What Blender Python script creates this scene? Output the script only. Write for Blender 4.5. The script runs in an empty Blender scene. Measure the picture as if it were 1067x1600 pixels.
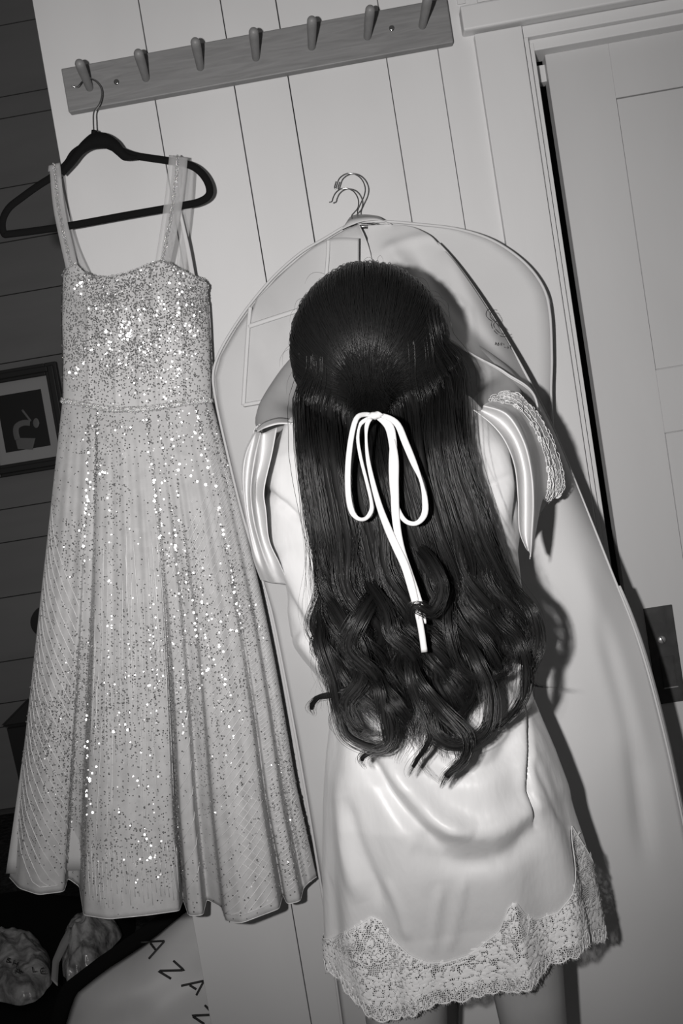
import bpy, bmesh, math, random
import numpy as np
from mathutils import Vector, Matrix
random.seed(7); rng = np.random.default_rng(7)
C = bpy.context.scene.collection
sc = bpy.context.scene

# ------------------------------------------------------------------ camera
W, H, F = 1067.0, 1600.0, 1556.0
CAM = np.array([0.0, -2.1, 1.36])
def cam_basis(yaw, pitch, roll):
    y, p, r = (math.radians(a) for a in (yaw, pitch, roll))
    f = np.array([-math.sin(y)*math.cos(p), math.cos(y)*math.cos(p), -math.sin(p)])
    r0 = np.cross(f, [0, 0, 1.0]); r0 /= np.linalg.norm(r0); u0 = np.cross(r0, f)
    return f, math.cos(r)*r0 - math.sin(r)*u0, math.cos(r)*u0 + math.sin(r)*r0
FW, RT, UP = cam_basis(2.7, 3.0, 9.25)
cd = bpy.data.cameras.new('camera'); cam = bpy.data.objects.new('camera', cd); C.objects.link(cam)
cd.sensor_fit = 'VERTICAL'; cd.sensor_height = 36.0; cd.lens = F/H*36.0
cd.clip_start = 0.02; cd.clip_end = 60
M = Matrix.Identity(4)
for i in range(3):
    M[i][0], M[i][1], M[i][2], M[i][3] = RT[i], UP[i], -FW[i], CAM[i]
cam.matrix_world = M
sc.camera = cam

# ------------------------------------------------------------------ light
wd = bpy.data.worlds.new('world'); sc.world = wd; wd.use_nodes = True
wd.node_tree.nodes['Background'].inputs[0].default_value = (1.0, 0.975, 0.965, 1)
wd.node_tree.nodes['Background'].inputs[1].default_value = 0.075
ld = bpy.data.lights.new('flash', 'SPOT'); fl = bpy.data.objects.new('flash', ld); C.objects.link(fl)
ld.energy = 143; ld.color = (1.0, 0.975, 0.965); ld.shadow_soft_size = 0.022
ld.spot_size = math.radians(92); ld.spot_blend = 1.0
FLP = CAM - RT*0.20 + UP*0.03
fl.location = FLP
aim = Vector((-0.08, 0.0, 1.50)) - Vector(FLP)
fl.rotation_euler = aim.to_track_quat('-Z', 'Y').to_euler()
vs = sc.view_settings
vs.view_transform = 'Standard'; vs.look = 'None'; vs.gamma = 1.0; vs.use_curve_mapping = False
vs.exposure = 0.0

# ------------------------------------------------------------------ helpers
def ray(px, py):
    return FW + RT*((px-W/2)/F) + UP*((H/2-py)/F)
def P(px, py, y):
    d = ray(px, py); return CAM + d*((y-CAM[1])/d[1])
def G(px, py, z):
    d = ray(px, py); return CAM + d*((z-CAM[2])/d[2])
def proj(X):
    X = np.asarray(X)-CAM; d = X@FW
    return W/2+F*(X@RT)/d, H/2-F*(X@UP)/d
def PL(pts): return np.array([P(*p) for p in pts])
def catmull(pts, n):
    p = np.asarray(pts, float); k = len(p)
    t = np.linspace(0, k-1, n); i = np.clip(t.astype(int), 0, k-2); f = (t-i)[:, None]
    g = lambda j: p[np.clip(j, 0, k-1)]
    a, b, c, d = g(i-1), g(i), g(i+1), g(i+2)
    return 0.5*(2*b+(c-a)*f+(2*a-5*b+4*c-d)*f**2+(3*b-a-3*c+d)*f**3)
def linres(pts, n):
    p = np.asarray(pts, float); s = np.r_[0, np.cumsum(np.linalg.norm(np.diff(p, axis=0), axis=1))]
    t = np.linspace(0, s[-1], n)
    return np.stack([np.interp(t, s, p[:, k]) for k in range(p.shape[1])], 1)
def norm(v): return v/np.maximum(np.linalg.norm(v, axis=-1, keepdims=True), 1e-9)

def link(o, parent=None):
    C.objects.link(o)
    if parent is not None:
        o.parent = parent
        if parent.type == 'EMPTY': o.matrix_parent_inverse = Matrix.Translation(-parent.location)
    return o
def mesh(name, v, f, m, parent=None, smooth=True, uv=None):
    me = bpy.data.meshes.new(name)
    me.from_pydata([tuple(map(float, a)) for a in v], [], [tuple(int(i) for i in a) for a in f])
    if m: me.materials.append(m)
    if uv is not None:
        l = me.uv_layers.new(name='UVMap')
        idx = np.zeros(len(me.loops), int); me.loops.foreach_get('vertex_index', idx)
        l.data.foreach_set('uv', np.asarray(uv, float)[idx].ravel())
    me.update()
    o = bpy.data.objects.new(name, me)
    if smooth: me.polygons.foreach_set('use_smooth', [True]*len(me.polygons))
    return link(o, parent)
def fast_mesh(name, v, f, m, parent=None, smooth=True):      # f: (n,k) uniform faces
    v = np.ascontiguousarray(v, np.float32); f = np.ascontiguousarray(f, np.int32); k = f.shape[1]
    me = bpy.data.meshes.new(name)
    me.vertices.add(len(v)); me.vertices.foreach_set('co', v.ravel())
    me.loops.add(f.size); me.loops.foreach_set('vertex_index', f.ravel())
    me.polygons.add(len(f)); me.polygons.foreach_set('loop_start', np.arange(0, f.size, k, dtype=np.int32))
    me.polygons.foreach_set('use_smooth', np.full(len(f), smooth))
    me.materials.append(m); me.update(calc_edges=True); me.validate()
    o = bpy.data.objects.new(name, me); return link(o, parent)
def from_bm(name, bm, m, parent=None, smooth=False):
    me = bpy.data.meshes.new(name); bm.to_mesh(me); bm.free(); me.materials.append(m)
    if smooth: me.polygons.foreach_set('use_smooth', [True]*len(me.polygons))
    o = bpy.data.objects.new(name, me); return link(o, parent)
def box(name, x0, x1, y0, y1, z0, z1, m, parent=None, bevel=0.0, seg=2):
    bm = bmesh.new(); bmesh.ops.create_cube(bm, size=1)
    for v in bm.verts:
        v.co = Vector(((x0+x1)/2+v.co.x*(x1-x0), (y0+y1)/2+v.co.y*(y1-y0), (z0+z1)/2+v.co.z*(z1-z0)))
    if bevel: bmesh.ops.bevel(bm, geom=bm.edges[:], offset=bevel, segments=seg, affect='EDGES', profile=0.5)
    return from_bm(name, bm, m, parent)
def grid_faces(nr, nc, close=False, off=0):
    r = np.arange(nr-1)[:, None]; c = np.arange(nc if close else nc-1)[None, :]
    c2 = (c+1) % nc
    return np.stack([off+r*nc+c, off+r*nc+c2, off+(r+1)*nc+c2, off+(r+1)*nc+c], -1).reshape(-1, 4)
def tube_data(path, rad, n=8, closed=False, flat=None):
    p = np.asarray(path, float); k = len(p)
    T = np.roll(p, -1, 0)-np.roll(p, 1, 0) if closed else np.gradient(p, axis=0)
    T = norm(T)
    ref = np.array([0.0, 1, 0]) if flat is not None else np.array([0.13, 0.91, 0.29])
    N = np.cross(T, ref); bad = np.linalg.norm(N, axis=1) < 0.05; N[bad] = np.cross(T[bad], [1.0, 0, 0.2]); N = norm(N)
    B = np.cross(T, N)
    r = np.broadcast_to(np.asarray(rad, float), (k,))[:, None, None]
    a = np.linspace(0, 2*np.pi, n, endpoint=False)[None, :, None]
    fb = 1.0 if flat is None else flat
    v = p[:, None]+r*(np.cos(a)*N[:, None]+np.sin(a)*B[:, None]*fb)
    v = v.reshape(-1, 3); f = [tuple(q) for q in grid_faces(k, n, True)]
    if closed: f += [((k-1)*n+i, (k-1)*n+(i+1) % n, (i+1) % n, i) for i in range(n)]
    else: f += [tuple(range(n))[::-1], tuple((k-1)*n+i for i in range(n))]
    return v, f
def tube(name, path, rad, m, parent=None, n=8, closed=False, flat=None):
    v, f = tube_data(path, rad, n, closed, flat); return mesh(name, v, f, m, parent)
def tubes(name, paths, rad, m, parent=None, n=5):
    V, Fc, o = [], [], 0
    for p in paths:
        v, f = tube_data(p, rad, n); V.append(v); Fc += [tuple(i+o for i in q) for q in f]; o += len(v)
    return mesh(name, np.concatenate(V), Fc, m, parent)
def solid_grid(name, A, m, parent=None, th=0.002, uv=None, nrm=None):
    """grid of points (nr,nc,3) thickened along its normal"""
    nr, nc = A.shape[:2]
    if nrm is None: nrm = grid_normals(A)
    v = np.concatenate([A.reshape(-1, 3), (A-nrm*th).reshape(-1, 3)])
    f = grid_faces(nr, nc).tolist(); k = nr*nc
    f += [[a+k for a in q][::-1] for q in f]
    idx = np.arange(k).reshape(nr, nc)
    rim = list(idx[0])+list(idx[1:, -1])+list(idx[-1, ::-1][1:])+list(idx[::-1, 0][1:-1])
    f += [[rim[(i+1) % len(rim)], rim[i], rim[i]+k, rim[(i+1) % len(rim)]+k] for i in range(len(rim))]
    if uv is not None: uv = np.concatenate([uv.reshape(-1, 2)]*2)
    return mesh(name, v, f, m, parent, uv=uv)
def grid_normals(A):
    n = norm(np.cross(np.gradient(A, axis=1), np.gradient(A, axis=0)))
    c = norm(CAM-A); s = np.sign((n*c).sum(-1).sum()); return n*(s if s else 1)
def root(name, loc, label, cat, group=None):
    o = bpy.data.objects.new(name, None); o.location = loc; o.empty_display_size = 0.05; C.objects.link(o)
    return tag(o, label, cat, group)
def tag(o, label, cat, group=None):
    o['label'] = label; o['category'] = cat
    if group: o['group'] = group
    return o
def struct(o): o['kind'] = 'structure'; return o
def stuff(o): o['kind'] = 'stuff'; return o
def fold_disp(px, py, folds):
    """sum of gaussian ridges (+) and valleys (-): (polyline, amplitude m, width px)"""
    out = np.zeros_like(px)
    for line, amp, wd_ in folds:
        L = catmull(np.array(line, float), 24) if len(line) > 2 else linres(np.array(line, float), 24)
        best = np.full(px.shape, 1e9); tt = np.zeros_like(px)
        for i in range(len(L)-1):
            a, b = L[i], L[i+1]; d = b-a; q = np.clip(((px-a[0])*d[0]+(py-a[1])*d[1])/max(d@d, 1e-6), 0, 1)
            e = (px-a[0]-q*d[0])**2+(py-a[1]-q*d[1])**2
            m = e < best; best = np.where(m, e, best); tt = np.where(m, (i+q)/(len(L)-1), tt)
        taper = np.clip(np.sin(np.pi*np.clip(tt, 0.02, 0.98))*1.6, 0, 1)
        out += amp*taper*np.exp(-best/wd_**2)
    return out

# ------------------------------------------------------------------ materials
def mat(name, g, rough=0.6, metal=0.0, spec=0.5, noise=None, bump=None, sheen=0.0, alpha=1.0, coat=0.0, trans=0.0):
    m = bpy.data.materials.new(name); m.use_nodes = True; nt = m.node_tree; b = nt.nodes['Principled BSDF']
    col = (g, g, g, 1) if not isinstance(g, tuple) else g+(1,)
    b.inputs['Base Color'].default_value = col; b.inputs['Roughness'].default_value = rough
    b.inputs['Metallic'].default_value = metal; b.inputs['Specular IOR Level'].default_value = spec
    b.inputs['Alpha'].default_value = alpha
    if sheen: b.inputs['Sheen Weight'].default_value = sheen; b.inputs['Sheen Roughness'].default_value = 0.4
    if coat: b.inputs['Coat Weight'].default_value = coat
    if trans: b.inputs['Transmission Weight'].default_value = trans
    tc = nt.nodes.new('ShaderNodeTexCoord')
    if noise:                                # (scale xyz, low, high, detail, distortion)
        s, lo, hi, det, dist = noise
        mp = nt.nodes.new('ShaderNodeMapping'); mp.inputs['Scale'].default_value = s
        n = nt.nodes.new('ShaderNodeTexNoise'); n.inputs['Scale'].default_value = 1; n.inputs['Detail'].default_value = det
        n.inputs['Distortion'].default_value = dist
        r = nt.nodes.new('ShaderNodeValToRGB'); r.color_ramp.elements[0].position = 0.3; r.color_ramp.elements[1].position = 0.7
        r.color_ramp.elements[0].color = (lo, lo, lo, 1); r.color_ramp.elements[1].color = (hi, hi, hi, 1)
        nt.links.new(tc.outputs['Object'], mp.inputs[0]); nt.links.new(mp.outputs[0], n.inputs['Vector'])
        nt.links.new(n.outputs['Fac'], r.inputs[0]); nt.links.new(r.outputs[0], b.inputs['Base Color'])
    if bump:                                 # (scale xyz, strength, distance)
        s, st, di = bump
        mp = nt.nodes.new('ShaderNodeMapping'); mp.inputs['Scale'].default_value = s
        n = nt.nodes.new('ShaderNodeTexNoise'); n.inputs['Scale'].default_value = 1; n.inputs['Detail'].default_value = 3
        bp = nt.nodes.new('ShaderNodeBump'); bp.inputs['Strength'].default_value = st; bp.inputs['Distance'].default_value = di
        nt.links.new(tc.outputs['Object'], mp.inputs[0]); nt.links.new(mp.outputs[0], n.inputs['Vector'])
        nt.links.new(n.outputs['Fac'], bp.inputs['Height']); nt.links.new(bp.outputs[0], b.inputs['Normal'])
    return m
WHITE = mat('white_paint', 0.6, 0.55, noise=((3, 3, 1.2), 0.57, 0.63, 4, 0.3), bump=((60, 60, 12), 0.12, 0.002))
def add_knots(m, scale, size):
    nt = m.node_tree; b = nt.nodes['Principled BSDF']; old = b.inputs['Base Color'].links[0].from_socket
    tc = nt.nodes.new('ShaderNodeTexCoord'); vo = nt.nodes.new('ShaderNodeTexVoronoi'); vo.inputs['Scale'].default_value = scale
    rp = nt.nodes.new('ShaderNodeValToRGB'); rp.color_ramp.elements[0].position = size*.55; rp.color_ramp.elements[1].position = size
    rp.color_ramp.elements[0].color = (.82, .82, .82, 1); rp.color_ramp.elements[1].color = (1, 1, 1, 1)
    mx = nt.nodes.new('ShaderNodeMix'); mx.data_type = 'RGBA'; mx.blend_type = 'MULTIPLY'; mx.inputs[0].default_value = 1
    nt.links.new(tc.outputs['Object'], vo.inputs['Vector']); nt.links.new(vo.outputs['Distance'], rp.inputs[0])
    nt.links.new(old, mx.inputs[6]); nt.links.new(rp.outputs[0], mx.inputs[7]); nt.links.new(mx.outputs[2], b.inputs['Base Color'])
add_knots(WHITE, 4.5, 0.07)
DOORW = mat('door_paint', 0.5, 0.5, noise=((4, 4, 1.5), 0.48, 0.52, 4, 0.3), bump=((50, 50, 20), 0.1, 0.002))
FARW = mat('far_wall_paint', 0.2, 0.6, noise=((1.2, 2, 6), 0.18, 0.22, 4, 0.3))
GROOVE = mat('groove_dark', 0.03, 0.9)
RAILW = mat('rail_wood', 0.2, 0.55, noise=((7, 7, 75), 0.165, 0.225, 6, 1.6), bump=((8, 8, 90), 0.15, 0.002))
PEGW = mat('peg_wood', 0.2, 0.5, noise=((60, 20, 60), 0.18, 0.23, 4, 0.5))
VELVET = mat('black_velvet', 0.006, 0.9, spec=0.15)
CHROME = mat('chrome', 0.55, 0.12, metal=1.0)
BLACKM = mat('black_metal', 0.025, 0.45, spec=0.4)
BRONZE = mat('dark_bronze', 0.05, 0.5, metal=0.3, noise=((30, 30, 30), 0.035, 0.06, 4, 0.5))
STEEL = mat('brushed_steel', 0.5, 0.38, metal=0.7)
BAGW = mat('bag_fabric', 0.56, 0.75, spec=0.25, bump=((500, 500, 500), 0.15, 0.0006), noise=((3, 3, 3), 0.53, 0.59, 3, 0.4))
PIPE = mat('bag_piping', 0.58, 0.7, spec=0.3)
VINYL = mat('bag_window_vinyl', 0.5, 0.35, spec=0.5, noise=((6, 6, 6), 0.46, 0.53, 3, 0.6))
INK = mat('print_ink', 0.02, 0.6)
SATIN = mat('robe_satin', 0.62, 0.42, spec=0.5, sheen=0.1, bump=((26, 26, 11), 0.22, 0.012))
RIBBON = mat('ribbon_satin', 0.66, 0.36, spec=0.5)
SKIN = mat('skin', 0.36, 0.5, spec=0.4, noise=((25, 25, 25), 0.34, 0.38, 3, 0.2))
HAIR = mat('black_hair', 0.010, 0.36, spec=0.75)
HAIRIN = mat('hair_under', 0.006, 0.7, spec=0.2)
TULLE = mat('dress_tulle', 0.55, 0.6, alpha=0.86, noise=((40, 40, 40), 0.50, 0.60, 4, 0.4))
LINING = mat('dress_lining', 0.52, 0.6)
SHEER = mat('strap_tulle', 0.6, 0.6, alpha=0.36)
SEQ = mat('sequin', 0.85, 0.16, metal=0.92)
BEAD = mat('bead', 0.72, 0.28, spec=0.7)
SILVER = mat('silver_bead', 0.7, 0.2, metal=0.85)
BLACKF = mat('black_fabric', 0.006, 0.9, spec=0.1)
PLAST = mat('clear_plastic', 0.25, 0.25, spec=0.6, noise=((14, 14, 14), 0.10, 0.5, 5, 1.5), bump=((18, 18, 18), 0.7, 0.02))
PAPER = mat('pale_paper', 0.4, 0.7)
AZB = mat('garment_bag_white', 0.62, 0.5, noise=((6, 6, 6), 0.58, 0.66, 3, 0.5))
RUG = mat('dark_rug', 0.02, 0.95, spec=0.1, noise=((45, 45, 45), 0.004, 0.05, 5, 1.0))
FLOORM = mat('floor_wood', 0.1, 0.5, noise=((2, 30, 2), 0.07, 0.12, 5, 0.6))
MATB = mat('mat_board', 0.42, 0.8); PHOTO = mat('photo_print', 0.012, 0.4); FIG = mat('photo_figure', 0.16, 0.5)

def lace_mat(name):
    m = bpy.data.materials.new(name); m.use_nodes = True; nt = m.node_tree; b = nt.nodes['Principled BSDF']
    b.inputs['Base Color'].default_value = (0.76, 0.76, 0.76, 1); b.inputs['Roughness'].default_value = 0.7
    N = lambda t: nt.nodes.new(t); L = nt.links.new
    uv = N('ShaderNodeUVMap'); uv.uv_map = 'UVMap'
    def vor(scale, feat, rnd=1.0):
        v = N('ShaderNodeTexVoronoi'); v.voronoi_dimensions = '2D'; v.feature = feat; v.inputs['Scale'].default_value = scale
        v.inputs['Randomness'].default_value = rnd; L(uv.outputs[0], v.inputs['Vector']); return v
    def mth(op, a, bb=None):
        n = N('ShaderNodeMath'); n.operation = op
        for i, q in enumerate((a, bb)):
            if q is None: continue
            if isinstance(q, (int, float)): n.inputs[i].default_value = q
            else: L(q, n.inputs[i])
        return n.outputs[0]
    net = mth('LESS_THAN', vor(300, 'DISTANCE_TO_EDGE', 0.6).outputs['Distance'], 0.14)
    fl_ = vor(40, 'F1', 0.9).outputs['Distance']
    petal = mth('MULTIPLY', mth('GREATER_THAN', vor(130, 'DISTANCE_TO_EDGE', 0.9).outputs['Distance'], 0.08), mth('LESS_THAN', fl_, 0.30))
    ring = mth('MULTIPLY', mth('LESS_THAN', fl_, 0.50), mth('GREATER_THAN', fl_, 0.44))
    al = mth('MAXIMUM', mth('MAXIMUM', net, petal), ring)
    tr = N('ShaderNodeBsdfTransparent'); mx = N('ShaderNodeMixShader'); out = nt.nodes['Material Output']
    bp = N('ShaderNodeBump'); bp.inputs['Strength'].default_value = 0.8; bp.inputs['Distance'].default_value = 0.003
    L(mth('ADD', petal, ring), bp.inputs['Height']); L(bp.outputs[0], b.inputs['Normal'])
    L(al, mx.inputs[0]); L(tr.outputs[0], mx.inputs[1]); L(b.outputs[0], mx.inputs[2]); L(mx.outputs[0], out.inputs[0])
    return m
LACE = lace_mat('lace')

# ------------------------------------------------------------------ the setting
XL = P(190, 800, 0)[0]                                 # left end of the planked partition
XT = P(742, 75, 0)[0]                                  # left edge of the door casing
XO = P(818, 60, -0.02)[0]                              # door opening
floor = struct(box('floor', -5, 4, -4, 2.5, -0.05, 0, FLOORM))
wall = struct(box('wall_back', XL+0.004, XT+0.02, 0.02, 0.13, 0, 2.75, GROOVE))
seams = [XL] + [P(x, y, 0)[0] for x, y in ((250, 200), (375, 190), (455, 150), (621, 200), (703, 200))] + [XT+0.02]
for a, b in zip(seams[:-1], seams[1:]):
    g = random.choice((0.0007, 0.0013, 0.0009))
    box('plank', a+(g if a > XL else 0), b-g, 0.0, 0.024, 0.0, 2.75, WHITE, wall, 0.0008, 1)
box('end_board', XL, XL+0.018, 0.025, 0.13, 0, 2.75, WHITE, wall)
ZT = P(845, 72, 0.0)[2]                                # top of the opening
wo = struct(box('wall_over_door', XT-0.005, 2.2, 0.004, 0.13, ZT+0.11, 2.75, WHITE))
box('plank', XT-0.022, XT-0.006, -0.004, 0.0, ZT+0.11, 2.75, WHITE, wall)
tr1 = struct(box('trim_1', XT, XO, -0.02, 0.06, 0, ZT+0.04, WHITE, bevel=0.002))
tr1b = box('stop_strip', XO+0.003, XO+0.012, -0.006, 0.06, 0, ZT+0.02, WHITE, tr1, 0.001)
box('stop_strip', XO+0.015, XO+0.024, 0.008, 0.07, 0, ZT+0.012, WHITE, tr1, 0.001)
tr2 = struct(box('trim_2', XT-0.022, 2.2, -0.034, 0.02, ZT+0.045, ZT+0.095, WHITE, bevel=0.004))
box('head_board', XO+0.002, 2.2, -0.006, 0.07, ZT+0.02, ZT+0.044, WHITE, tr2, 0.002)
box('head_board', XO+0.014, 2.2, 0.01, 0.08, ZT-0.003, ZT+0.02, WHITE, tr2, 0.002)
# door
YD = 0.045
XD = P(898, 400, YD)[0]; DR = XD+0.82
door = struct(box('door_1', XD, DR, YD+0.010, YD+0.035, 0.01, ZT+0.03, DOORW))
PX0 = P(963, 153, YD)[0]; PZ1 = P(963, 153, YD)[2]; PZ0 = P(1026, 578, YD)[2]; QZ1 = P(1042, 676, YD)[2]
RX = DR-(PX0-XD)
box('stile', XD, PX0, YD, YD+0.012, 0.01, ZT+0.03, DOORW, door, 0.001, 1)
box('stile', RX, DR, YD, YD+0.012, 0.01, ZT+0.03, DOORW, door, 0.001, 1)
for z0, z1 in ((PZ1, ZT+0.03), (QZ1, PZ0), (0.01, 0.25)):
    box('rail', PX0, RX, YD, YD+0.012, z0, z1, DOORW, door, 0.001, 1)
for z0, z1 in ((PZ0, PZ1), (0.25, QZ1)):
    box('panel', PX0+0.0015, RX-0.0015, YD+0.004, YD+0.011, z0+0.0015, z1-0.0015, DOORW, door, 0.001, 1)
a = P(1005, 951, YD); b = P(1049, 944, YD); c_ = P(1030, 1100, YD)
lp = box('pull_plate', a[0], b[0], YD-0.004, YD+0.002, c_[2], a[2], BRONZE, door, 0.001)
cx = (a[0]+b[0])/2; zz = P(1033, 999, YD)[2]
bm = bmesh.new(); bmesh.ops.create_uvsphere(bm, u_segments=20, v_segments=10, radius=0.0085)
for v in bm.verts: v.co = Vector((cx-0.002+v.co.x, YD-0.004+v.co.y*0.55, zz+v.co.z))
from_bm('turn_button', bm, STEEL, lp, True)
s = box('button_slot', -0.0008, 0.0008, -0.0095, -0.0075, -0.0085, 0.0085, BLACKM, lp); s.rotation_euler = (0, math.radians(-20), 0); s.location = (cx-0.002, YD, zz)
z1 = P(1038, 1027, YD)[2]; z0 = P(1050, 1072, YD)[2]; xa, xb = cx-0.010, cx+0.016
for q in ((xa-0.002, xa, z0, z1), (xb, xb+0.002, z0, z1), (xa-0.002, xb+0.002, z1, z1+0.002), (xa-0.002, xb+0.002, z0-0.002, z0)):
    box('finger_pull_rim', q[0], q[1], YD-0.006, YD-0.003, q[2], q[3], BRONZE if q[3] != z0 else STEEL, lp)
box('latch_block', XO+0.03, XD+0.002, YD+0.02, YD+0.05, ZT-0.05, ZT-0.015, WHITE, tr2, 0.001)
struct(box('wall_gap_shade', XO-0.1, 2.2, 0.55, 0.6, 0, 2.75, GROOVE))  # added unseen wall, coloured near black to give the door gap its shade
# far room
YF = 2.4
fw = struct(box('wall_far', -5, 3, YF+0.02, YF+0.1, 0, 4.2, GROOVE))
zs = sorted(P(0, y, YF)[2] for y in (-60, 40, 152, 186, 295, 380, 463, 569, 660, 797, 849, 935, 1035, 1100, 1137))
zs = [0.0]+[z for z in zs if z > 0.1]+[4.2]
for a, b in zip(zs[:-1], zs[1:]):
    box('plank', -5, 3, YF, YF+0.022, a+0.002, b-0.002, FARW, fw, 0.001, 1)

# ------------------------------------------------------------------ peg rail
yr = -0.022
r0, r1 = P(95, 107, yr), P(697, 0, yr); rb = P(110, 178, yr)
RZ1, RZ0 = r0[2], rb[2]+0.004
rail = root('peg_rail', (float((r0[0]+r1[0])/2), 0, float(RZ0)), 'wooden wall rail with a row of seven turned pegs', 'peg rail')
box('board', r0[0], r1[0]+0.002, yr, -0.0005, RZ0, RZ1, RAILW, rail, 0.0025)
pegpx = [(140, 137), (228, 122), (313, 105), (400, 90), (487, 73), (574, 57), (660, 40)]
pm = None
for i, (x, y) in enumerate(pegpx):
    b0 = P(x, y, yr)
    if pm is None:
        d = norm(P(125, 101, yr-0.085)-b0); L = 0.098
        ts = np.array([-0.006, 0.0, 0.03, 0.06, 0.08, 0.09, 0.094, 0.097, 0.098]); rs = np.array([.008, .008, .0085, .0095, .0098, .0095, .008, .005, .0008])
        v, f = tube_data(np.outer(ts, d), rs, 16)
        o = mesh('peg', v, f, PEGW, rail); pm = o.data
    else: o = link(bpy.data.objects.new('peg', pm), rail)
    o.location = b0
for x, y in ((182, 128), (612, 44)):
    b0 = P(x, y, yr)
    bm = bmesh.new(); bmesh.ops.create_uvsphere(bm, u_segments=14, v_segments=8, radius=0.006)
    for v in bm.verts: v.co = Vector((b0[0]+v.co.x, b0[1]+v.co.y*0.35, b0[2]+v.co.z))
    from_bm('screw_head', bm, CHROME, rail, True)

# ------------------------------------------------------------------ black hanger
yh = -0.075
hang = root('clothes_hanger', P(150, 330, yh), 'slim black velvet hanger with notched shoulders on the first peg', 'hanger')
loop = [(150, 219), (185, 234), (210, 243), (255, 250), (290, 256), (310, 266), (324, 284), (327, 303), (312, 315), (280, 322), (200, 336), (100, 354), (20, 365), (6, 364), (4, 345), (14, 325), (35, 308), (60, 290), (88, 272), (105, 255), (118, 237)]
lp3 = catmull(PL([(x, y, yh) for x, y in loop+loop[:1]]), 160)[:-1]
tube('frame', lp3, 0.0075, VELVET, hang, 10, True, 0.5)
# thick arch in the middle
up_ = [(92, 268), (108, 246), (124, 225), (140, 210), (152, 206), (168, 209), (184, 220), (198, 238), (214, 243)]
lo_ = [(98, 273), (114, 256), (127, 240), (140, 232), (155, 230), (168, 231), (180, 240), (192, 249), (210, 248)]
A = np.stack([catmull(PL([(x, y, yh-0.005) for x, y in up_]), 40), catmull(PL([(x, y, yh-0.005) for x, y in lo_]), 40)])
solid_grid('arch', A, VELVET, hang, 0.009)
hk = [(147, 208, yh), (146, 190, yh), (147, 175, yh+.01), (155, 163, yh+.02), (159, 150, yh+.028), (158, 138, yh+.032), (151, 128, yh+.034), (142, 123, yh+.036), (134, 123, yh+.036), (128, 128, yh+.034), (122, 135, yh+.03), (117, 136, yh+.028), (112, 134, yh+.026)]
tube('hook', catmull(PL(hk), 70), 0.0017, CHROME, hang, 8)
tube('collar', PL([(147, 210, yh), (147.5, 204, yh)]), 0.006, VELVET, hang, 10)

# ------------------------------------------------------------------ sequinned dress
dress = root('sequin_dress', P(240, 1400, -0.09), 'pale sleeveless sequin gown with beaded belt and sheer straps, hung on black hanger', 'dress')
belt = [(97, 626), (130, 632), (172, 639), (212, 640), (257, 635), (299, 628), (331, 626)]
neck = [(97, 432), (104, 419), (118, 412), (130, 424), (146, 431), (170, 433), (200, 426), (225, 416), (250, 407), (264, 411), (282, 421), (302, 430), (320, 438), (326, 448)]
nc, nr = 90, 60
bx = catmull(np.array(belt, float), 200); nx = linres(np.array(neck, float), 400)
s = np.linspace(0, 1, nc)
def edge(u, pts):                                       # px as function of py
    p = np.array(pts, float); return np.interp(u, p[:, 1], p[:, 0])
BL = [(97, 420), (95, 500), (97, 560), (97, 630)]; BR = [(325, 440), (329, 500), (331, 560), (331, 630)]
gridp = np.zeros((nr, nc, 3))
for j, sj in enumerate(s):
    xt = 97+229*sj; ytop = np.interp(xt, nx[:, 0], nx[:, 1]); xb_ = 97+234*sj; ybot = np.interp(xb_, bx[:, 0], bx[:, 1])
    for i in range(nr):
        v = i/(nr-1); py = ytop+(ybot-ytop)*v; px = xt+(xb_-xt)*v
        if v > 0.02: px += (edge(py, BL)-97)*(1-sj)*0.8+(edge(py, BR)-329)*sj*0.6
        w_ = 2*sj-1
        y = -0.055-0.055*max(0, 1-w_*w_)**0.5
        y -= 0.02*math.exp(-((v-0.28)/0.16)**2)*(math.exp(-((sj-0.27)/0.16)**2)+math.exp(-((sj-0.68)/0.16)**2))
        for k in (0.18, 0.36, 0.52, 0.63, 0.8): y -= 0.0035*math.exp(-((sj-k)/0.012)**2)
        gridp[i, j] = P(px, py, y)
bod = gridp
solid_grid('bodice', bod, LINING, dress, 0.003)
back = bod.copy(); back[:, :, 1] = -0.05+0.018*(1-(2*s-1)**2); back = back[8:]
solid_grid('bodice_back', back, LINING, dress, 0.002)
hem = [(14, 1370, .0), (30, 1388, -.05), (60, 1398, -.075), (100, 1393, -.06), (106, 1372, .0), (124, 1385, -.01), (131, 1430, -.18), (170, 1436, -.215), (230, 1430, -.215), (280, 1423, -.19), (286, 1405, -.09), (295, 1431, -.155), (317, 1430, -.16), (323, 1405, -.09), (346, 1418, -.12), (353, 1440, -.19), (378, 1442, -.215), (436, 1420, -.19), (442, 1398, -.11), (449, 1413, -.145), (469, 1408, -.145), (474, 1388, -.08), (482, 1379, -.1), (496, 1369, -.075)]
NCS, NRS = 360, 110
hq = np.array([(a, b, c*700) for a, b, c in hem]); hemp = linres(hq, NCS); hemp[:, 2] /= 700
ker = np.ones(5)/5
for k in range(3): hemp[:, k] = np.convolve(np.pad(hemp[:, k], 2, mode='edge'), ker, 'valid')
wpar = np.maximum.accumulate((hemp[:, 0]-14)/482.0); wpar = np.clip(wpar, 0, 1)
wx = 97+234*wpar; wy = np.interp(wx, bx[:, 0], bx[:, 1])
wyd = -0.057-0.055*np.sqrt(np.maximum(0, 1-(2*wpar-1)**2))
skirt = np.zeros((NRS, NCS, 3)); vv = np.linspace(0, 1, NRS)
micro = 0.0022*np.sin(wpar*61)+0.0012*np.sin(wpar*137+1)
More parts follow.
